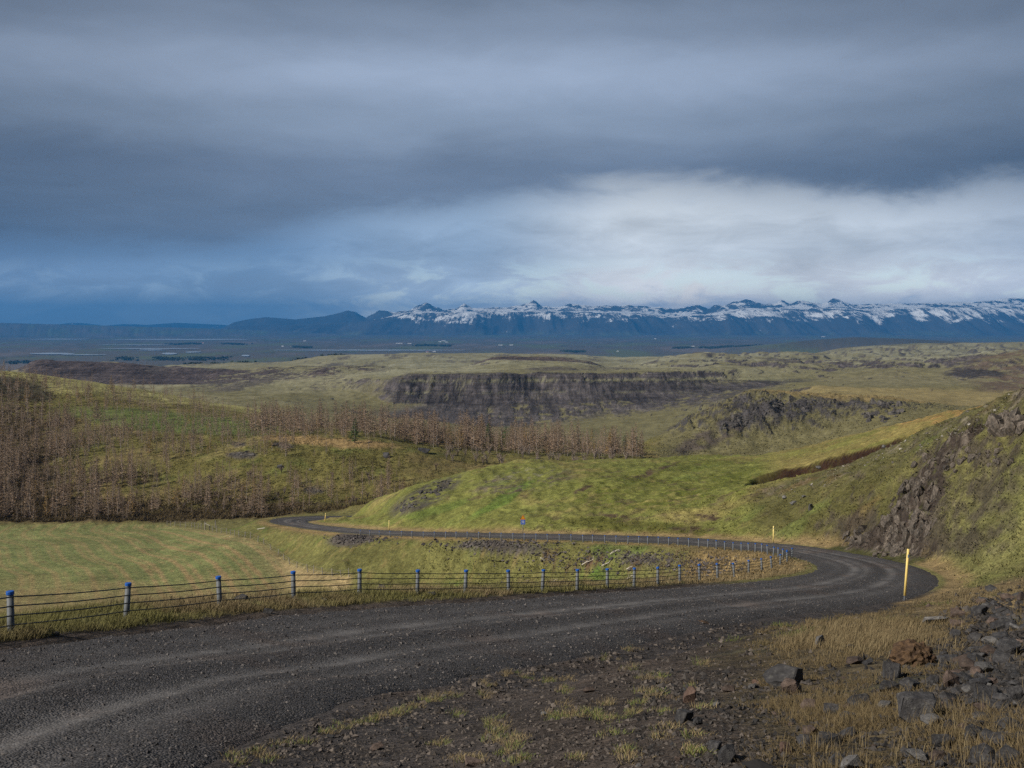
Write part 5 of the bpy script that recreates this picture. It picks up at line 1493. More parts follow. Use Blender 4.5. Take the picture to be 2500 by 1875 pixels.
# ------------------------------------------------------------------ grass
TAN, STRAW, OLIVE, GREEN, DRY = np.array([0.235, 0.180, 0.092]), np.array([0.32, 0.255, 0.14]), np.array([0.145, 0.135, 0.048]), np.array([0.095, 0.135, 0.036]), np.array([0.150, 0.108, 0.056])
gmask = (LAT > 0) * (CEE > 1.0) * (CD < 47) * (CPX < 2650) * (CPY < 1905)
dens = sstep(-0.22 + CN1 * 0.7 + CN2 * 0.9 + 1.15 * sstep(CPX + 0.35 * (CPY - 1600), 1560, 2060) - 0.55 - 0.5 * sstep(CPY, 1640, 1800) * (1 - sstep(CPX, 1650, 2100)), -0.15, 0.45)
pos, ij = sample(gmask * dens * CSCR * np.clip(CN2 * 1.5 + 0.2, 0.02, 1) * (1 - 0.6 * sstep(CPX, 2250, 2480)), 7000, 91)
cn = CN1[ij] + 0.5 * CN2[ij]
beyond = (LAT > 0) * (CEE > 1.0) * (CD > -6) * (CD < 45) * ((CPX > 2480) | (CPY > 1870) | (CD < 3)) * (CPX > 600) * (CPX < 3350)
pos2, ij2 = sample(beyond * CAREA * np.clip(CN2 * 1.5 + 0.3, 0.03, 1), 4500, 191)
pos = np.vstack([pos, pos2]); cn = np.concatenate([cn, CN1[ij2] + 0.5 * CN2[ij2]])
gm_ = sstep(cn, 0.15, 0.5)[:, None]
ca = DRY[None] * 0.7 * (1 - gm_) + GREEN[None] * gm_; cb = TAN[None] * 0.72 * (1 - gm_) + OLIVE[None] * 0.9 * gm_
hh = (0.012 + 0.050 * np.random.default_rng(6).random(len(pos)) ** 3) * np.clip(pos[:, 1] / 11, 0.9, 2.0)
stuff(link('dry_grass', blades('dry_grass', pos, 12, hh, 0.0042 * np.clip(pos[:, 1] / 8, 0.8, 4.0), hh * 2.4, 1.4, ca, cb, 92), M['leaf']), 'thin dry and green grass growing between the rocks', 'grass')
# tall straw patch, and tall stems between the rocks
tall = gmask * np.maximum(np.exp(-((CPX - 2110) / 130) ** 2 - ((CPY - 1560) / 26) ** 2), 0.75 * np.exp(-((CPX - 2330) / 110) ** 2 - ((CPY - 1440) / 22) ** 2))
pos, ij = sample(tall * CSCR * np.clip(CN2 + 0.4, 0.1, 1), 1700, 93)
hh = 0.05 + 0.10 * np.random.default_rng(7).random(len(pos))
stuff(link('tall_grass', blades('tall_grass', pos, 12, hh, 0.006 * np.clip(pos[:, 1] / 12, 1, 3), 0.14, 0.35, DRY * 0.9, STRAW * 0.72, 94, (0.42, 0.05)), M['leaf']), 'tall pale straw grass in a patch near the yellow pole', 'grass')
pos, ij = sample(gmask * dens * CSCR * (CPX > 1900) * (CPY > 1600), 420, 95)
stuff(link('grass_stems', blades('grass_stems', pos, 3, 0.10, 0.0026, 0.05, 0.3, DRY, STRAW * 0.85, 96, (0.1, 0.02)), M['leaf']), 'single dry stems standing between the rocks', 'grass')
# tufts along the near edge of the road
tl_ = [(560, 1845), (620, 1838), (585, 1862), (690, 1820), (740, 1812), (800, 1790), (835, 1775), (870, 1768), (905, 1757), (935, 1750), (960, 1742), (985, 1735), (1010, 1725), (1040, 1712), (1060, 1706), (1100, 1700), (1135, 1645), (1180, 1640), (1185, 1700),
       (1210, 1770), (1260, 1820), (1270, 1805), (1240, 1840), (1380, 1745), (1400, 1750), (1340, 1750), (1440, 1740), (1470, 1605), (1530, 1580), (1545, 1590), (1570, 1655), (1590, 1690), (1610, 1700), (1560, 1720), (1625, 1740), (1070, 1815), (1215, 1785), (650, 1852), (1500, 1760), (1540, 1745), (1480, 1720)]
tp = []
g3 = np.random.default_rng(12)
tl_ += [(g3.uniform(1120, 1750), g3.uniform(1600, 1870)) for _ in range(30)]
for a, b in tl_:
    for _ in range(9):
        p = hit(a + g3.normal(0, 14), b + g3.normal(0, 4), 4, 60)
        if p:
            tp.append(p)
tp = np.array(tp)
gf = (g3.random(len(tp)) < 0.4)[:, None]
hh = (0.030 + 0.045 * g3.random(len(tp))) * np.clip(tp[:, 1] / 13, 0.55, 1.5)
stuff(link('grass_tufts', blades('grass_tufts', tp, 20, hh, 0.0045, 0.06, 1.1, np.where(gf, GREEN * 1.3, DRY), np.where(gf, OLIVE * 1.4, STRAW), 97), M['leaf']), 'yellow and green tufts along the near road edge', 'grass')
# verge under the barrier
verge = (LAT < 0) * (CEE > 0.35) * (CEE < 5.5) * (CD < 95) * (CPX > -120)
pos, ij = sample(verge * CSCR * np.clip(CN2 + 0.45, 0.05, 1), 6500, 98)
tn = sstep(CN1[ij] + 0.8 * sstep(CPX[ij], 1600, 1750) + 0.3 * CN2[ij], -0.25, 0.25)[:, None]
hh = (0.08 + 0.14 * np.random.default_rng(8).random(len(pos)))
stuff(link('verge_grass', blades('verge_grass', pos, 9, hh, 0.006 * np.clip(pos[:, 1] / 15, 1, 5), 0.11, 0.5, OLIVE * (1 - tn) + DRY * tn, OLIVE * 1.3 * (1 - tn) + STRAW * 0.9 * tn, 99), M['leaf']), 'rough grass on the verge under the cable barrier', 'grass')
# hummocky turf on the slopes in the middle distance
mid = (CD > 48) * (CD < 125) * (np.abs(LAT) > HWD + 0.8) * (CPX > 690) * (CPX < 2600)
pos, ij = sample(mid * CSCR * np.clip(CN2 + 0.3, 0.05, 1), 9000, 101)
cbase = TCOL[:-1, :-1][ij]
hh = 0.05 + 0.08 * np.random.default_rng(9).random(len(pos)) + 0.0005 * pos[:, 1]
stuff(link('turf', blades('turf', pos, 4, hh, 0.04 + 0.0006 * pos[:, 1], 0.3, 1.5, cbase * 1.0, cbase * 1.5, 102), M['leaf']), 'tussocky turf covering the banks and slopes', 'grass')

# ------------------------------------------------------------------ cable barrier along the road
NEARB = [(27, 18.0, 1429), (308, 22, 1418), (537, 25.3, 1408), (717, 28.2, 1401), (878, 30.6, 1394), (1019, 32.6, 1391), (1136, 34.3, 1386.5), (1242, 35.8, 1386), (1324, 37.2, 1384), (1409, 39, 1382), (1483, 40.8, 1384), (1548, 42.8, 1384.5),
         (1606, 45, 1384), (1660, 47.5, 1380), (1708, 50.5, 1377.6), (1752, 53.5, 1375), (1793, 56.5, 1374), (1828, 60, 1372), (1860, 64, 1370), (1884, 68, 1368), (1905, 72, 1366), (1922, 75.5, 1364), (1934, 79, 1362)]
FARB_X = [1939, 1931, 1921, 1911, 1900, 1888, 1874, 1860, 1844, 1828, 1810, 1790, 1769.5, 1749, 1728, 1706, 1682, 1656, 1633, 1608, 1582, 1560, 1533, 1504.5, 1477, 1447, 1424, 1395, 1366, 1337, 1309, 1280, 1253, 1223.6, 1196, 1169, 1141, 1114, 1088, 1060.6, 1034, 1006, 980, 953, 926.6, 903, 879]
posts = []
sleft = (-3, 16.6)
posts.append(((-1223 / F_PX * 18) - 0.15, 14.2))
for px, d, py in NEARB:
    posts.append(((px - 1250) / F_PX * d, d))
# far leg: 1.2 m in front of the inner edge
off = R_IN[:, :2] - R_N * 1.1
offpx = px_of(off[:, 0], off[:, 1])
seg = (np.arange(NR) >= 12.7 * 24) & (np.arange(NR) <= 22 * 24)
ox, oy, opx = off[seg, 0], off[seg, 1], offpx[seg]
od = np.argsort(opx)
for px in FARB_X:
    if px > 1925:
        continue
    posts.append((float(np.interp(px, opx[od], ox[od])), float(np.interp(px, opx[od], oy[od]))))
posts = [(x, y) for x, y in posts]
PH = 0.75
bz = ground(np.array([p[0] for p in posts]), np.array([p[1] for p in posts]))
# even out the line of the barrier a little
bzs = bz.copy()
broot = thing('cable_barrier', (posts[0][0], posts[0][1], float(bz[0])), 'grey wire-rope road barrier with blue-capped posts round the hairpin bend', 'barrier')
O = Vector((posts[0][0], posts[0][1], float(bz[0])))
mb = MB(); mb.tube([(0, 0, -0.25), (0, 0, 0.0), (0, 0, PH - 0.05)], [0.062, 0.062, 0.056], 14); post_me = mb.mesh('post', True); post_me.materials.append(M['post'])
mb = MB(); mb.tube([(0, 0, PH - 0.062), (0, 0, PH - 0.055), (0, 0, PH - 0.008), (0, 0, PH)], [0.058, 0.067, 0.067, 0.058], 14); cap_me = mb.mesh('cap', False); cap_me.materials.append(M['cap'])
rb = random.Random(31)
tops = []
for (x, y), z in zip(posts, bz):
    rt = (rb.gauss(0, 0.03), rb.gauss(0, 0.038), rb.uniform(0, 6))
    po = link('post', post_me, None, broot, Vector((x, y, float(z))) - O, rt)
    link('cap', cap_me, None, po)
    tops.append((x, y, float(z), rt))
for hc in (0.655, 0.50, 0.34, 0.18):
    mb = MB()
    pts = []
    for i, (x, y, z, rt) in enumerate(tops):
        j0, j1 = tops[max(i - 1, 0)], tops[min(i + 1, len(tops) - 1)]
        t = Vector((j1[0] - j0[0], j1[1] - j0[1], 0)).normalized()
        nn = Vector((t.y, -t.x, 0)) * 0.062          # road side of the post
        up = Euler(rt).to_matrix() @ Vector((0, 0, hc))
        pts.append(Vector((x, y, z)) + up + nn - O)
    fine = []
    for a, b in zip(pts[:-1], pts[1:]):
        for k in range(4):
            q_ = a.lerp(b, k / 4); q_.z -= 0.022 * math.sin(math.pi * k / 4); fine.append(q_)
    fine.append(pts[-1])
    mb.tube(fine, 0.0125, 6)
    link('cable', mb.mesh('cable', True), M['cable'], broot)

# ------------------------------------------------------------------ yellow edge poles
def pole(px, py, hpx, lean, label, mat, thick=0.05):
    x, y, z = hit(px, py, 10, 260)
    h = hpx * y / F_PX
    r_ = thing('marker_pole', (x, y, z), label, 'marker pole')
    r_.rotation_euler = (0, lean, 0)
    mb = MB(); mb.tube([(0, 0, 0.16 * h * 0.6), (0, 0, h * 0.5), (0, 0, h)], [thick, thick * 0.96, thick * 0.9], 10); link('shaft', mb.mesh('shaft', True), mat, r_)
    mb = MB(); mb.tube([(0, 0, -0.2), (0, 0, h * 0.1)], thick * 0.82, 10); link('sleeve', mb.mesh('sleeve', True), M['dark_sleeve'], r_)
    mb = MB(); mb.box(-thick * 0.5, thick * 0.6, -thick * 1.06, -thick * 0.88, h * 0.84, h * 0.90); link('reflector', mb.mesh('reflector'), M['reflector'], r_)
    return r_


pole(2208, 1466, 126, 0.075, 'tall leaning yellow marker pole at the outside of the hairpin bend', M['yellow'], 0.055)
pole(1888, 1328, 44, 0.01, 'upright pale yellow marker pole below the heathery hillside', M['pale_yellow'], 0.055)
pole(950, 1297, 27, 0.0, 'thin pale yellow marker pole behind the left end of the barrier', M['pale_yellow'], 0.06)
pole(793, 1276, 23, 0.09, 'small leaning yellow marker pole at the far road bend', M['yellow'], 0.07)

# ------------------------------------------------------------------ road sign
x, y, z = hit(1277, 1304.5, 100, 150)
y += 1.0; z = float(ground(x, y)[0])
u_ = y / F_PX
sg = thing('road_sign', (x, y, z), 'red and yellow warning triangle above a blue 20 sign on a pole', 'sign')
mb = MB(); mb.tube([(0, 0, -0.3), (0, 0, 41 * u_)], 0.042, 10); link('pole', mb.mesh('pole', True), M['galv'], sg)
zt, zb_ = 44.5 * u_, 33.2 * u_
hwid = 5.8 * u_
mb = MB(); mb.prism([(-hwid, zb_), (hwid, zb_), (0, zt)], -0.060, -0.045); tri = link('warning_triangle', mb.mesh('warning_triangle'), M['sign_red'], sg)
mb = MB(); mb.prism([(-hwid * 0.62, zb_ + 1.7 * u_), (hwid * 0.62, zb_ + 1.7 * u_), (0, zb_ + 8.2 * u_)], -0.066, -0.061); link('yellow_field', mb.mesh('yellow_field'), M['sign_yellow'], tri)
mb = MB()
zc = zb_ + 2.3 * u_
for poly in ([(-1.3, 0), (-0.6, 0), (-0.6, 1.2), (0.3, 1.2), (0.3, 2.6), (0.75, 2.6), (0.0, 3.7), (-0.7, 2.6), (-0.35, 2.6), (-0.35, 1.9), (-1.3, 1.9)], [(0.75, 0.0), (1.4, 0.0), (1.4, 1.6), (0.75, 1.6)]):
    mb.prism([(a * u_, zc + b * u_ * 0.95) for a, b in poly], -0.071, -0.067)
link('bend_symbol', mb.mesh('bend_symbol'), M['sign_black'], tri)
zs0, zs1 = 21.0 * u_, 32.4 * u_
sw = 5.6 * u_
mb = MB(); mb.box(-sw, sw, -0.060, -0.045, zs0, zs1); pan = link('speed_panel', mb.mesh('speed_panel'), M['sign_white'], sg)
mb = MB(); mb.box(-sw * 0.97, sw * 0.97, -0.064, -0.061, zs0 + 0.18 * u_, zs1 - 0.18 * u_); link('blue_field', mb.mesh('blue_field'), M['sign_blue'], pan)
mb = MB()
zc, rc = (zs0 + zs1) / 2, 4.6 * u_
for k in range(40):
    a0, a1_ = 2 * math.pi * k / 40, 2 * math.pi * (k + 1) / 40
    mb.prism([(rc * math.cos(a0), zc + rc * math.sin(a0)), (rc * math.cos(a1_), zc + rc * math.sin(a1_)), (rc * 0.93 * math.cos(a1_), zc + rc * 0.93 * math.sin(a1_)), (rc * 0.93 * math.cos(a0), zc + rc * 0.93 * math.sin(a0))], -0.069, -0.065)
link('white_ring', mb.mesh('white_ring'), M['sign_white'], pan)
cu_ = bpy.data.curves.new('numerals', 'FONT'); cu_.body = '20'; cu_.size = 5.6 * u_; cu_.align_x = 'CENTER'; cu_.align_y = 'CENTER'; cu_.extrude = 0.002; cu_.offset = 0.002
tmp = bpy.data.objects.new('tmp', cu_); COL.objects.link(tmp)
bpy.context.view_layer.update()
tm = bpy.data.meshes.new_from_object(tmp.evaluated_get(bpy.context.evaluated_depsgraph_get())); tm.name = 'numerals'
bpy.data.objects.remove(tmp)
tm.materials.clear(); tm.materials.append(M['sign_white'])
link('numerals', tm, None, pan, (0, -0.074, zc), (math.pi / 2, 0, 0))

# ------------------------------------------------------------------ field fence with its gate
F0 = Vector(FENCE_P[0])
fr = thing('field_fence', F0, 'weathered wooden post and wire fence round the mown field', 'fence')
rf = random.Random(3)
fposts = []
for i, p in enumerate(FENCE_P):
    ln_ = rf.gauss(0, 0.04) if i < 20 else rf.gauss(-0.10, 0.10)
    h_ = rf.uniform(0.85, 1.05) * (1.15 if i < 12 else 1.0)
    mb = MB(); mb.tube([(0, 0, -0.3), (0, 0, h_)], [0.06, 0.05], 7)
    link('post', mb.mesh('post'), M['wood'], fr, Vector(p) - F0, (rf.gauss(0, 0.03), ln_, 0))
    fposts.append((Vector(p) - F0, h_, ln_))
for hf in (0.4, 0.85):
    mb = MB()
    mb.tube([q_ + Vector((math.sin(l_) * h_ * hf, -0.06, h_ * hf)) for q_, h_, l_ in fposts], 0.006, 4)
    link('wire', mb.mesh('wire'), M['galv'], fr)
g0, g1 = hit(500.5, 1293.5, 90, 230), hit(512, 1294.5, 90, 230)
gt = thing('gatepost_brace', g0, 'tall grey gatepost with a slanting rail at the corner of the field', 'gatepost')
mb = MB(); mb.tube([(0, 0, -0.3), (0, 0, 1.45)], [0.10, 0.09], 8); link('post', mb.mesh('post'), M['wood'], gt)
dv_ = Vector(g1) - Vector(g0)
mb = MB(); mb.tube([dv_ + Vector((0, 0, -0.3)), dv_ + Vector((0, 0, 0.85))], 0.08, 8); link('post', mb.mesh('post'), M['dark_wood'], gt)
mb = MB(); mb.tube([Vector((0, -0.02, 1.2)), dv_ + Vector((0, -0.02, 0.85))], 0.045, 6); link('rail', mb.mesh('rail'), M['wood'], gt)
p = hit(526, 1288.5, 90, 235)
if p:
    mb = MB(); mb.tube([(0, 0, -0.3), (0, 0, 1.3)], [0.10, 0.085], 8)
    tag(link('gatepost', mb.mesh('gatepost'), M['wood'], None, p), 'single tall grey post right of the braced gatepost', 'gatepost')
p = hit(637, 1292, 90, 235)
if p:
    mb = MB(); mb.box(-0.62, 0.62, -0.09, 0.09, 0.0, 0.05)
    o = link('plank', mb.mesh('plank'), M['bleached'], None, (p[0], p[1], p[2] + 0.08), (0.3, -0.16, 0.1)); tag(o, 'pale plank lying in the grass left of the far road bend', 'plank')

# ------------------------------------------------------------------ dead branches on the bank
BR = [(1345, 1425, 36, -30, 'forked bleached branch lying low on the bank behind the barrier'), (1440, 1372, 44, -28, 'long pale root sticking out of the bare bank'), (1480, 1378, 26, -35, 'short pale branch beside the long root on the bank'),
      (1533, 1415, 34, -40, 'crooked white branch behind the barrier on the bank'), (1540, 1388, 22, -10, 'thin white twig above the crooked branch'), (1325, 1369, 16, 40, 'small white stump high on the bank'), (1385, 1388, 20, -15, 'dark broken branch over the bare patch'), (1500, 1350, 24, -25, 'grey branch near the top of the bank')]
for i, (a, b, L, ang, lb) in enumerate(BR):
    p = hit(a, b, 80, 140)
    r_ = random.Random(i + 40)
    s_ = p[1] / F_PX * L
    mb = MB()
    up = math.radians(ang)
    dirx, dirz = math.cos(up), -math.sin(up)
    main = [Vector((t * s_ * dirx - s_ * 0.5 * dirx, -0.1 + r_.uniform(-0.05, 0.05), t * s_ * dirz - s_ * 0.5 * dirz + 0.15 + 0.06 * r_.gauss(0, 1))) for t in (0, 0.25, 0.5, 0.75, 1)]
    mb.tube(main, [0.06, 0.055, 0.045, 0.035, 0.018], 6)
    for k in (1, 2, 3, 3):
        e2 = main[k] + Vector((r_.uniform(-0.2, 0.5) * s_ * 0.5, r_.uniform(-0.2, 0.1), r_.uniform(0.1, 0.45) * s_ * 0.6))
        mb.tube([main[k], (main[k] + e2) / 2 + Vector((0, 0, 0.04)), e2], [0.03, 0.022, 0.010], 5)
    tag(link('dead_branch', mb.mesh('dead_branch', True), M['dark_wood'] if 'dark' in lb else M['bleached'], None, p), lb, 'branch')

# ------------------------------------------------------------------ trees
def twig_arrays(segs, cols):
    """thin triangles from (base, tip, width) lists"""
    n = len(segs)
    V = np.zeros((n, 3, 3)); r = np.random.default_rng(n)
    B = np.array([s[0] for s in segs]); T = np.array([s[1] for s in segs]); Wd = np.array([s[2] for s in segs])
    ax = T - B
    rv = r.normal(0, 1, (n, 3))
    sd = np.cross(ax, rv); sd /= np.linalg.norm(sd, axis=1)[:, None] + 1e-9
    V[:, 0] = B - sd * Wd[:, None] / 2; V[:, 1] = B + sd * Wd[:, None] / 2; V[:, 2] = T
    return V.reshape(-1, 3), np.arange(n * 3).reshape(-1, 3), np.repeat(np.array(cols), 3, 0)


def larch(seed, h=5.0, needles=None, fullness=1.0, spread=0.20):
    r = random.Random(seed)
    lean = (r.uniform(-0.03, 0.03), r.uniform(-0.03, 0.03))
    ax = lambda t: Vector((lean[0] * h * t + 0.02 * h * math.sin(t * 5 + seed) * 0.3, lean[1] * h * t, h * t))
    mb = MB(); mb.tube([ax(-0.03), ax(0.25), ax(0.6), ax(0.99)], [0.0105 * h, 0.008 * h, 0.0045 * h, 0.001 * h], 5)
    trunk = mb.mesh('trunk', True); trunk.materials.append(M['bark'])
    segs, cols = [], []
    nbr = int(74 * fullness)
    for i in range(nbr):
        t = 0.10 + 0.88 * (i + r.random()) / nbr
        L = h * spread * (1.0 - t) ** 1.0 * r.uniform(0.45, 1.2) + 0.022 * h
        a = i * 2.399 + r.uniform(-0.5, 0.5)
        rise = r.uniform(-0.05, 0.45)
        b0 = ax(t)
        dr = Vector((math.cos(a), math.sin(a), rise)).normalized()
        tip = b0 + dr * L
        tip.z += 0.12 * L
        cb = r.uniform(0.75, 1.25)
        segs.append((b0, tip, 0.045)); cols.append((0.22 * cb, 0.165 * cb, 0.115 * cb))
        for k in range(7):
            f = r.uniform(0.15, 1.0)
            q0 = b0.lerp(tip, f)
            q1 = q0 + (dr * r.uniform(0.1, 0.5) + Vector((r.gauss(0, 0.5), r.gauss(0, 0.5), r.uniform(-0.2, 0.5)))) * L * 0.42
            c_ = needles if (needles and r.random() < 0.75) else (0.215, 0.152, 0.104)
            cb = r.uniform(0.65, 1.35)
            segs.append((q0, q1, 0.066 if not needles else 0.11)); cols.append(tuple(x_ * cb for x_ in c_))
    V, Ft, Cc = twig_arrays(segs, cols)
    crown = build_mesh('crown', V, Ft, False, Cc); crown.materials.append(M['twig'])
    return trunk, crown


def spruce(seed, h=7.0, green=(0.045, 0.075, 0.022)):
    r = random.Random(seed)
    mb = MB(); mb.tube([(0, 0, -0.2), (0, 0, h * 0.5), (0, 0, h * 0.98)], [0.02 * h, 0.012 * h, 0.002 * h], 6)
    trunk = mb.mesh('trunk', True); trunk.materials.append(M['bark'])
    segs, cols = [], []
    for i in range(90):
        t = 0.08 + 0.9 * (i + r.random()) / 90
        L = h * 0.20 * (1 - t) ** 0.85 * r.uniform(0.6, 1.15) + 0.03 * h
        a = i * 2.399 + r.uniform(-0.4, 0.4)
        b0 = Vector((0, 0, h * t)); dr = Vector((math.cos(a), math.sin(a), r.uniform(-0.25, 0.25))).normalized()
        tip = b0 + dr * L
        for k in range(9):
            q0 = b0.lerp(tip, r.uniform(0.1, 0.95))
            q1 = q0 + (dr * 0.5 + Vector((r.gauss(0, 0.5), r.gauss(0, 0.5), r.gauss(-0.1, 0.4)))) * L * 0.45
            cb = r.uniform(0.5, 1.5)
            segs.append((q0, q1, 0.16 * h / 7)); cols.append(tuple(x_ * cb for x_ in green))
    V, Ft, Cc = twig_arrays(segs, cols)
    crown = build_mesh('crown', V, Ft, False, Cc); crown.materials.append(M['twig'])
    return trunk, crown


def shrub(seed, h=2.2, c_=(0.15, 0.11, 0.085), tipc=(0.24, 0.19, 0.15)):
    r = random.Random(seed)
    mb = MB(); segs, cols = [], []
    for i in range(9):
        a = r.uniform(0, 6.28); top = Vector((math.cos(a) * h * r.uniform(0.1, 0.45), math.sin(a) * h * r.uniform(0.1, 0.45), h * r.uniform(0.6, 0.95)))
        m_ = top * 0.5 + Vector((0, 0, 0.1 * h)); m_.x *= 0.7; m_.y *= 0.7
        mb.tube([(0, 0, -0.15), m_, top], [0.035, 0.025, 0.008], 4)
        for k in range(34):
            f = r.uniform(0.25, 1.0); q0 = Vector((0, 0, 0)).lerp(m_, f * 2) if f < 0.5 else m_.lerp(top, f * 2 - 1)
            q1 = q0 + Vector((r.gauss(0, 0.32), r.gauss(0, 0.32), r.uniform(-0.05, 0.5))) * h * 0.34
            cb = r.uniform(0.7, 1.3); cc = tipc if r.random() < 0.4 else c_
            segs.append((q0, q1, 0.034)); cols.append(tuple(x_ * cb for x_ in cc))
    st = mb.mesh('stems', True); st.materials.append(M['bark'])
    V, Ft, Cc = twig_arrays(segs, cols)
    cr = build_mesh('twigs', V, Ft, False, Cc); cr.materials.append(M['twig'])
    return st, cr


def plant_tree(protos, name, p, s, label, cat, group, names=('trunk', 'crown'), rot=None):
    r_ = thing(name, p, label, cat, group, random.uniform(0, 6.28) if rot is None else rot)
    sc = s if hasattr(s, '__len__') else (s, s, s)
    r_.scale = sc
    for nm, me in zip(names, protos):
        link(nm, me, None, r_)
    return r_


LAR = [larch(50 + k, 5.0, None, 1.0 + 0.25 * (k % 3), 0.215 + 0.02 * (k % 4)) for k in range(8)]
LARY = [larch(90 + k, 5.0, (0.24, 0.155, 0.05), 1.3, 0.2) for k in range(3)]
up_band = np.interp(CPX, [0, 100, 250, 400, 550, 650, 720, 800], [930, 935, 955, 985, 1010, 1025, 1045, 1060])
hillm = (CD > 208) * (CD < 424) * (CPX < 1600) * (CPX > -60)
zones = [
 (hillm * (CPX < 330) * (CPY > 975) * (CPY < 1285) * np.clip(CN3 + 0.45, 0.05, 1.2) * (1.3 - CPX / 400), 290, 'leafless mauve-brown larch in the dense stand at the far left', 'larches of the dense left stand', 1.15),
 (hillm * (CPX < 980) * (CPY > 1175) * (CPY < 1283) * np.clip(CN3 + 0.45, 0.08, 1.2), 300, 'leafless larch on the scrubby lower slope above the field and far bend', 'larches on the lower slope', 0.85),
 (hillm * (CPX < 760) * (np.abs(CPY - up_band) < 26), 230, 'leafless brown larch in the row below the mossy crest', 'larches below the crest', 0.9),
 (hillm * (CPX < 560) * (CPX > 120) * (CPY > 1000) * (CPY < 1190) * np.clip(CN3 + 0.25, 0.04, 1.2), 210, 'leafless larch in loose groups in the middle of the wooded hill', 'larches in the middle of the hill', 0.95),
 (hillm * (CPX > 500) * (CPX < 1000) * (CPY > 1085) * (CPY < 1200), 26, 'small leafless larch standing alone on the brown knoll', 'single larches on the knoll', 0.6),
 (hillm * (CPX > 610) * (CPX < 1570) * (CD > 283) * (CD < 345) * (0.5 + 0.5 * sstep(CPX, 700, 1000)), 460, 'leafless brown larch in the long belt in front of the cliffs', 'larches of the long belt', 1.38),
 (hillm * (CPX > 560) * (CPX < 1000) * (CPY > 1030) * (CPY < 1075), 110, 'leafless larch behind the brown knoll at the left end of the belt', 'larches behind the knoll', 0.9),
 (hillm * (CPX < 720) * (CPY > up_band) * (CPY < 1120) * np.clip(0.5 + CN3, 0.2, 1.0), 430, 'leafless brown larch on the upper slope of the wooded hill', 'larches on the upper slope', 0.8),
]
cand = []
ZQ = {}
for zi, (wgt, n, lb, grp, sc) in enumerate(zones):
    pos, _ = sample(wgt * CSCR, n, 600 + zi)
    for p in pos:
        s_ = sc * random.uniform(0.45, 1.45)
        cand.append((s_ / p[1], tuple(p), s_, lb, grp, sc))
    pxs_ = px_of(pos[:, 0], pos[:, 1]); q1_, q2_ = np.quantile(pxs_, [0.33, 0.67]); dm_ = np.median(pos[:, 1])
    ZQ[lb] = (q1_, q2_, dm_)
cand.sort(key=lambda c: -c[0])
restV, restF, restC, tV, tF = [], [], [], [], []
nv = tv = 0
for i, (_, p, s_, lb, grp, sc) in enumerate(cand):
    yl = random.random() < 0.06
    pr = random.choice(LARY if yl else LAR)
    zq = ZQ[lb]
    if i < 300:
        if yl:
            lb = lb.replace('leafless brown', 'leafless').replace('leafless mauve-brown', 'leafless').replace('leafless', 'yellow-tinged'); grp = grp + ', yellow-tinged'
        lb = ('tall ' if s_ > 1.18 * sc else 'short ' if s_ < 0.85 * sc else 'middling ') + lb + ', ' + ('nearer ' if p[1] < zq[2] else 'farther ') + ('left' if px_of(p[0], p[1]) < zq[0] else 'right' if px_of(p[0], p[1]) > zq[1] else 'middle')
        plant_tree(pr, 'larch_tree', p, (s_ * random.uniform(0.9, 1.2), s_ * random.uniform(0.9, 1.2), s_), lb, 'tree', grp)
    else:
        a = random.uniform(0, 6.28)
        for me, (LV, LF, isC) in zip(pr, ((tV, tF, False), (restV, restF, True))):
            co = np.zeros(len(me.vertices) * 3, np.float32); me.vertices.foreach_get('co', co); co = co.reshape(-1, 3)
            if isC:
                nt = len(co) // 3
                kp = np.random.default_rng(i).random(nt) < 0.55
                co = co.reshape(-1, 3, 3)[kp].reshape(-1, 3)
            c_, sn_ = math.cos(a), math.sin(a)
            q_ = np.stack([co[:, 0] * c_ - co[:, 1] * sn_, co[:, 0] * sn_ + co[:, 1] * c_, co[:, 2]], -1) * s_ + np.array(p)
            if isC:
                cc = np.zeros(len(me.vertices) * 4, np.float32); me.color_attributes['Col'].data.foreach_get('color', cc)
                cc = cc.reshape(-1, 3, 4)[kp].reshape(-1, 4)[:, :3]
                restV.append(q_); restC.append(cc)
            else:
                f_ = [[v + tv for v in pl.vertices] for pl in me.polygons if len(pl.vertices) == 4]
                tV.append(q_); tF += f_; tv += len(q_)
rv_ = np.vstack(restV)
rest = stuff(link('larch_thicket', build_mesh('larch_thicket', rv_, np.arange(len(rv_)).reshape(-1, 3), False, np.vstack(restC)), M['twig']), 'remaining leafless larches, a brown thicket on the wooded hill', 'trees')
stuff(link('thicket_trunks', build_mesh('thicket_trunks', np.vstack(tV), np.array(tF), True), M['bark']), 'pale thin trunks of the larch thicket', 'trunks')

SPR = [spruce(20 + k) for k in range(3)]
YEL = [larch(120 + k, 7.0, (0.22, 0.155, 0.045), 1.5, 0.2) for k in range(2)]
EV = [(866, 1082, 62, 0, 'dark green conifer at the left of the larch belt'), (1027, 1068, 42, 0, 'dark conifer behind the larch belt, second from the left'), (1192, 1080, 48, 0, 'dark green conifer over the middle of the larch belt'),
      (1236, 1092, 52, 0, 'darkest conifer in the larch belt, right of the middle'), (1155, 1070, 54, 1, 'golden larch standing above the belt before the cliff'), (1446, 1105, 62, 1, 'tall yellow-green larch near the right end of the belt'),
      (1525, 1108, 46, 0, 'green conifer at the right end of the belt, left of two'), (1553, 1112, 50, 0, 'bright green conifer at the very right end of the belt'), (1078, 1080, 36, 0, 'small green conifer between two taller ones in the belt'),
      (272, 958, 42, 1, 'tall yellow-green larch breaking the mossy crest at the left'), (215, 965, 32, 1, 'yellowish larch left of the tall one near the crest')]
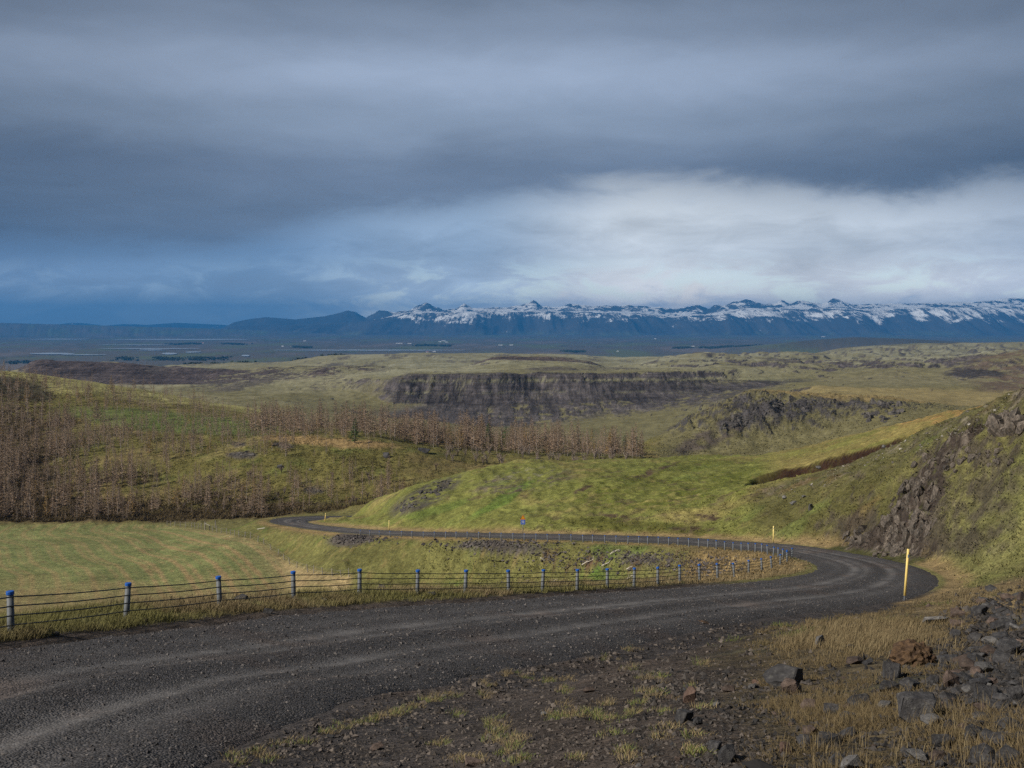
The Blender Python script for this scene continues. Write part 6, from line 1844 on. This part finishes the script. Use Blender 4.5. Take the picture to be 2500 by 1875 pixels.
for i, (a, b, hp, kind, lb) in enumerate(EV):
    p = hit(a, b, 215, 440)
    if p is None or p[1] > 430:
        dd_ = 300.0; x_ = (a - 1250) / F_PX * dd_; p = (x_, dd_, float(ground(x_, dd_)[0]))
    s_ = hp * p[1] / F_PX / 7.0
    plant_tree((YEL if kind else SPR)[i % (2 if kind else 3)], 'larch_tree' if kind else 'conifer', p, (s_ * 1.15, s_ * 1.15, s_), lb, 'tree', None)

SHR = [shrub(10 + k) for k in range(5)]
SHD = [shrub(30 + k, 1.9, (0.10, 0.062, 0.05), (0.12, 0.08, 0.06)) for k in range(3)]
pos, _ = sample(hillm * (CPX > 1080) * (CPX < 1570) * (CD > 255) * (CD < 284) * CSCR, 44, 701)
for p in pos:
    s_ = random.uniform(0.9, 1.6)
    plant_tree(random.choice(SHR), 'willow_shrub', tuple(p), s_, 'pale leafless willow shrub along the foot of the larch belt', 'shrub', 'willow shrubs along the belt', ('stems', 'twigs'))
pos, _ = sample(hillm * (CPX < 1150) * (CPY > 1150) * (CPY < 1290) * CSCR * np.clip(CN3 + 0.3, 0.05, 1), 70, 702)
for p in pos:
    s_ = random.uniform(0.5, 1.1)
    plant_tree(random.choice(SHD), 'birch_shrub', tuple(p), s_, 'dark reddish-brown shrub on the lower slope above the field', 'shrub', 'dark shrubs on the lower slope', ('stems', 'twigs'))
# ground cover of the wooded hill
und = hillm * (CSCR) * (0.25 + np.clip(CN3 + 0.3, 0, 1) + 1.4 * sstep(CPY, 1190, 1275) + 1.0 * (1 - sstep(CPX, 60, 260)) * (CPY > 960)) * (CPX < 1250)
pos, ij = sample(und, 26000, 703)
dk = sstep(CN3[ij] + 0.5 * CN1[ij] + 1.2 * sstep(CPY[ij], 1190, 1280) + 0.8 * (1 - sstep(CPX[ij], 60, 260)), 0.2, 0.9)[:, None]
tb = TCOL[:-1, :-1][ij]
hh = 0.25 + 0.55 * np.random.default_rng(14).random(len(pos)) * dk[:, 0]
stuff(link('undergrowth', blades('undergrowth', pos, 5, hh, 0.16, 0.5, 0.8, tb * (1 - dk) + np.array([0.055, 0.040, 0.022]) * dk, tb * 1.35 * (1 - dk) + np.array([0.115, 0.085, 0.04]) * dk, 704), M['leaf']), 'brown and olive undergrowth on the wooded hill', 'undergrowth')
# moss and grass relief on the knoll and valley side
mossm = (CD > 290) * (CD < 520) * (CPX > 1560) * (CPX < 2600)
pos, ij = sample(mossm * CSCR * np.clip(CN1 + 0.3, 0.05, 1), 3500, 705)
tb = TCOL[:-1, :-1][ij]
stuff(link('moss', blades('moss', pos, 4, 0.35, 0.35, 0.6, 0.9, tb * 0.95, tb * 1.4, 706), M['leaf']), 'grey-green moss and grass on the middle knoll', 'moss')

# ------------------------------------------------------------------ far plain: farms and plantations
FARMS = [(975, 839, 26, 0, 'long white farm building group on the far plain'), (1000, 839, 14, 0, 'smaller white farm building right of the long one'), (1074, 835, 12, 0, 'white farm building with neighbours below the mountains'), (1083, 833, 14, 0, 'tallest white farm building below the mountains'),
         (1090, 836, 10, 0, 'small white shed beside the tallest farm building'), (1222, 843, 16, 0, 'white farm left of centre right on the plain'), (1248, 843, 14, 0, 'white farm just right of another one on the plain'), (1043, 860, 10, 1, 'red-roofed house by the long thin river'),
         (1060, 859, 12, 0, 'white house by the long thin river'), (744, 833, 10, 0, 'lone white house on the left plain'), (690, 846, 9, 0, 'white house among dark shelter trees, left'), (712, 847, 9, 0, 'white house among dark shelter trees, right'),
         (1600, 828, 8, 0, 'lone white house under the snowy range'), (2010, 823, 14, 0, 'pale farm group at the foot of the right mountains'), (1692, 846, 10, 0, 'white farm on the right plain'), (1508, 858, 8, 0, 'small white house right of the middle plain'),
         (480, 838, 12, 1, 'red-roofed farm on the left plain'), (495, 838, 8, 1, 'small red-roofed barn beside the left farm')]
for i, (a, b, wv, red, lb) in enumerate(FARMS):
    dd_ = 150 * F_PX / (b - HORIZ); x_ = (a - 1250) / F_PX * dd_
    z_ = float(ground(x_, dd_)[0])
    L = 0.62 * wv * dd_ / F_PX; Wd = L * 0.35; H = 1.7 * dd_ / F_PX
    fb = thing('farmhouse', (x_, dd_, z_), lb, 'building')
    mb = MB(); mb.box(-L / 2, L / 2, -Wd / 2, Wd / 2, -3, H * 0.6); link('wall', mb.mesh('wall'), M['white_wall'], fb)
    mb = MB(); mb.add([(-L * 0.52, -Wd * 0.55, H * 0.59), (L * 0.52, -Wd * 0.55, H * 0.59), (L * 0.52, Wd * 0.55, H * 0.59), (-L * 0.52, Wd * 0.55, H * 0.59), (-L * 0.52, 0, H), (L * 0.52, 0, H)], [(0, 1, 5, 4), (2, 3, 4, 5), (0, 4, 3), (1, 2, 5), (0, 3, 2, 1)])
    link('roof', mb.mesh('roof'), M['red_roof'] if red else M['farm_roof'], fb)
WOODS = [(430, 625, 888, 897, 2350, 2900), (640, 850, 884, 892, 2350, 2900), (300, 560, 870, 878, 4400, 5200), (700, 800, 845, 848, 0, 0), (1640, 1920, 846, 849, 0, 0), (420, 640, 838, 840, 0, 0), (1010, 1120, 841, 844, 0, 0), (1300, 1420, 855, 858, 0, 0), (20, 120, 880, 886, 0, 0)]
g5 = np.random.default_rng(55)
wp = []
for a, b, y0, y1, _, _ in WOODS:
    n = int((b - a) * 1.1)
    pxs = np.concatenate([g5.normal(c_, (b - a) * 0.05, n // 6 + 1) for c_ in g5.uniform(a, b, 6)]); pys = g5.uniform(y0, y1, len(pxs)) + 0.8 * np.sin(pxs / 13)
    for px_, py_ in zip(pxs, pys):
        dd_ = min(145 * F_PX / (py_ - HORIZ), 12000)
        if y0 > 880 and a > 200:
            dd_ = g5.uniform(2350, 3000)
        wp.append(((px_ - 1250) / F_PX * dd_, dd_))
wp = np.array(wp)
wz = ground(wp[:, 0], wp[:, 1])
pos = np.column_stack([wp, wz])
stuff(link('plantation', blades('plantation', pos, 6, 0.0009 * pos[:, 1] + 3, 0.0009 * pos[:, 1] + 1.5, 0.0014 * pos[:, 1], 0.25, (0.022, 0.035, 0.022), (0.05, 0.065, 0.035), 56, (0, 0)), M['leaf']), 'dark shelter woods strung across the far plain', 'woodland')
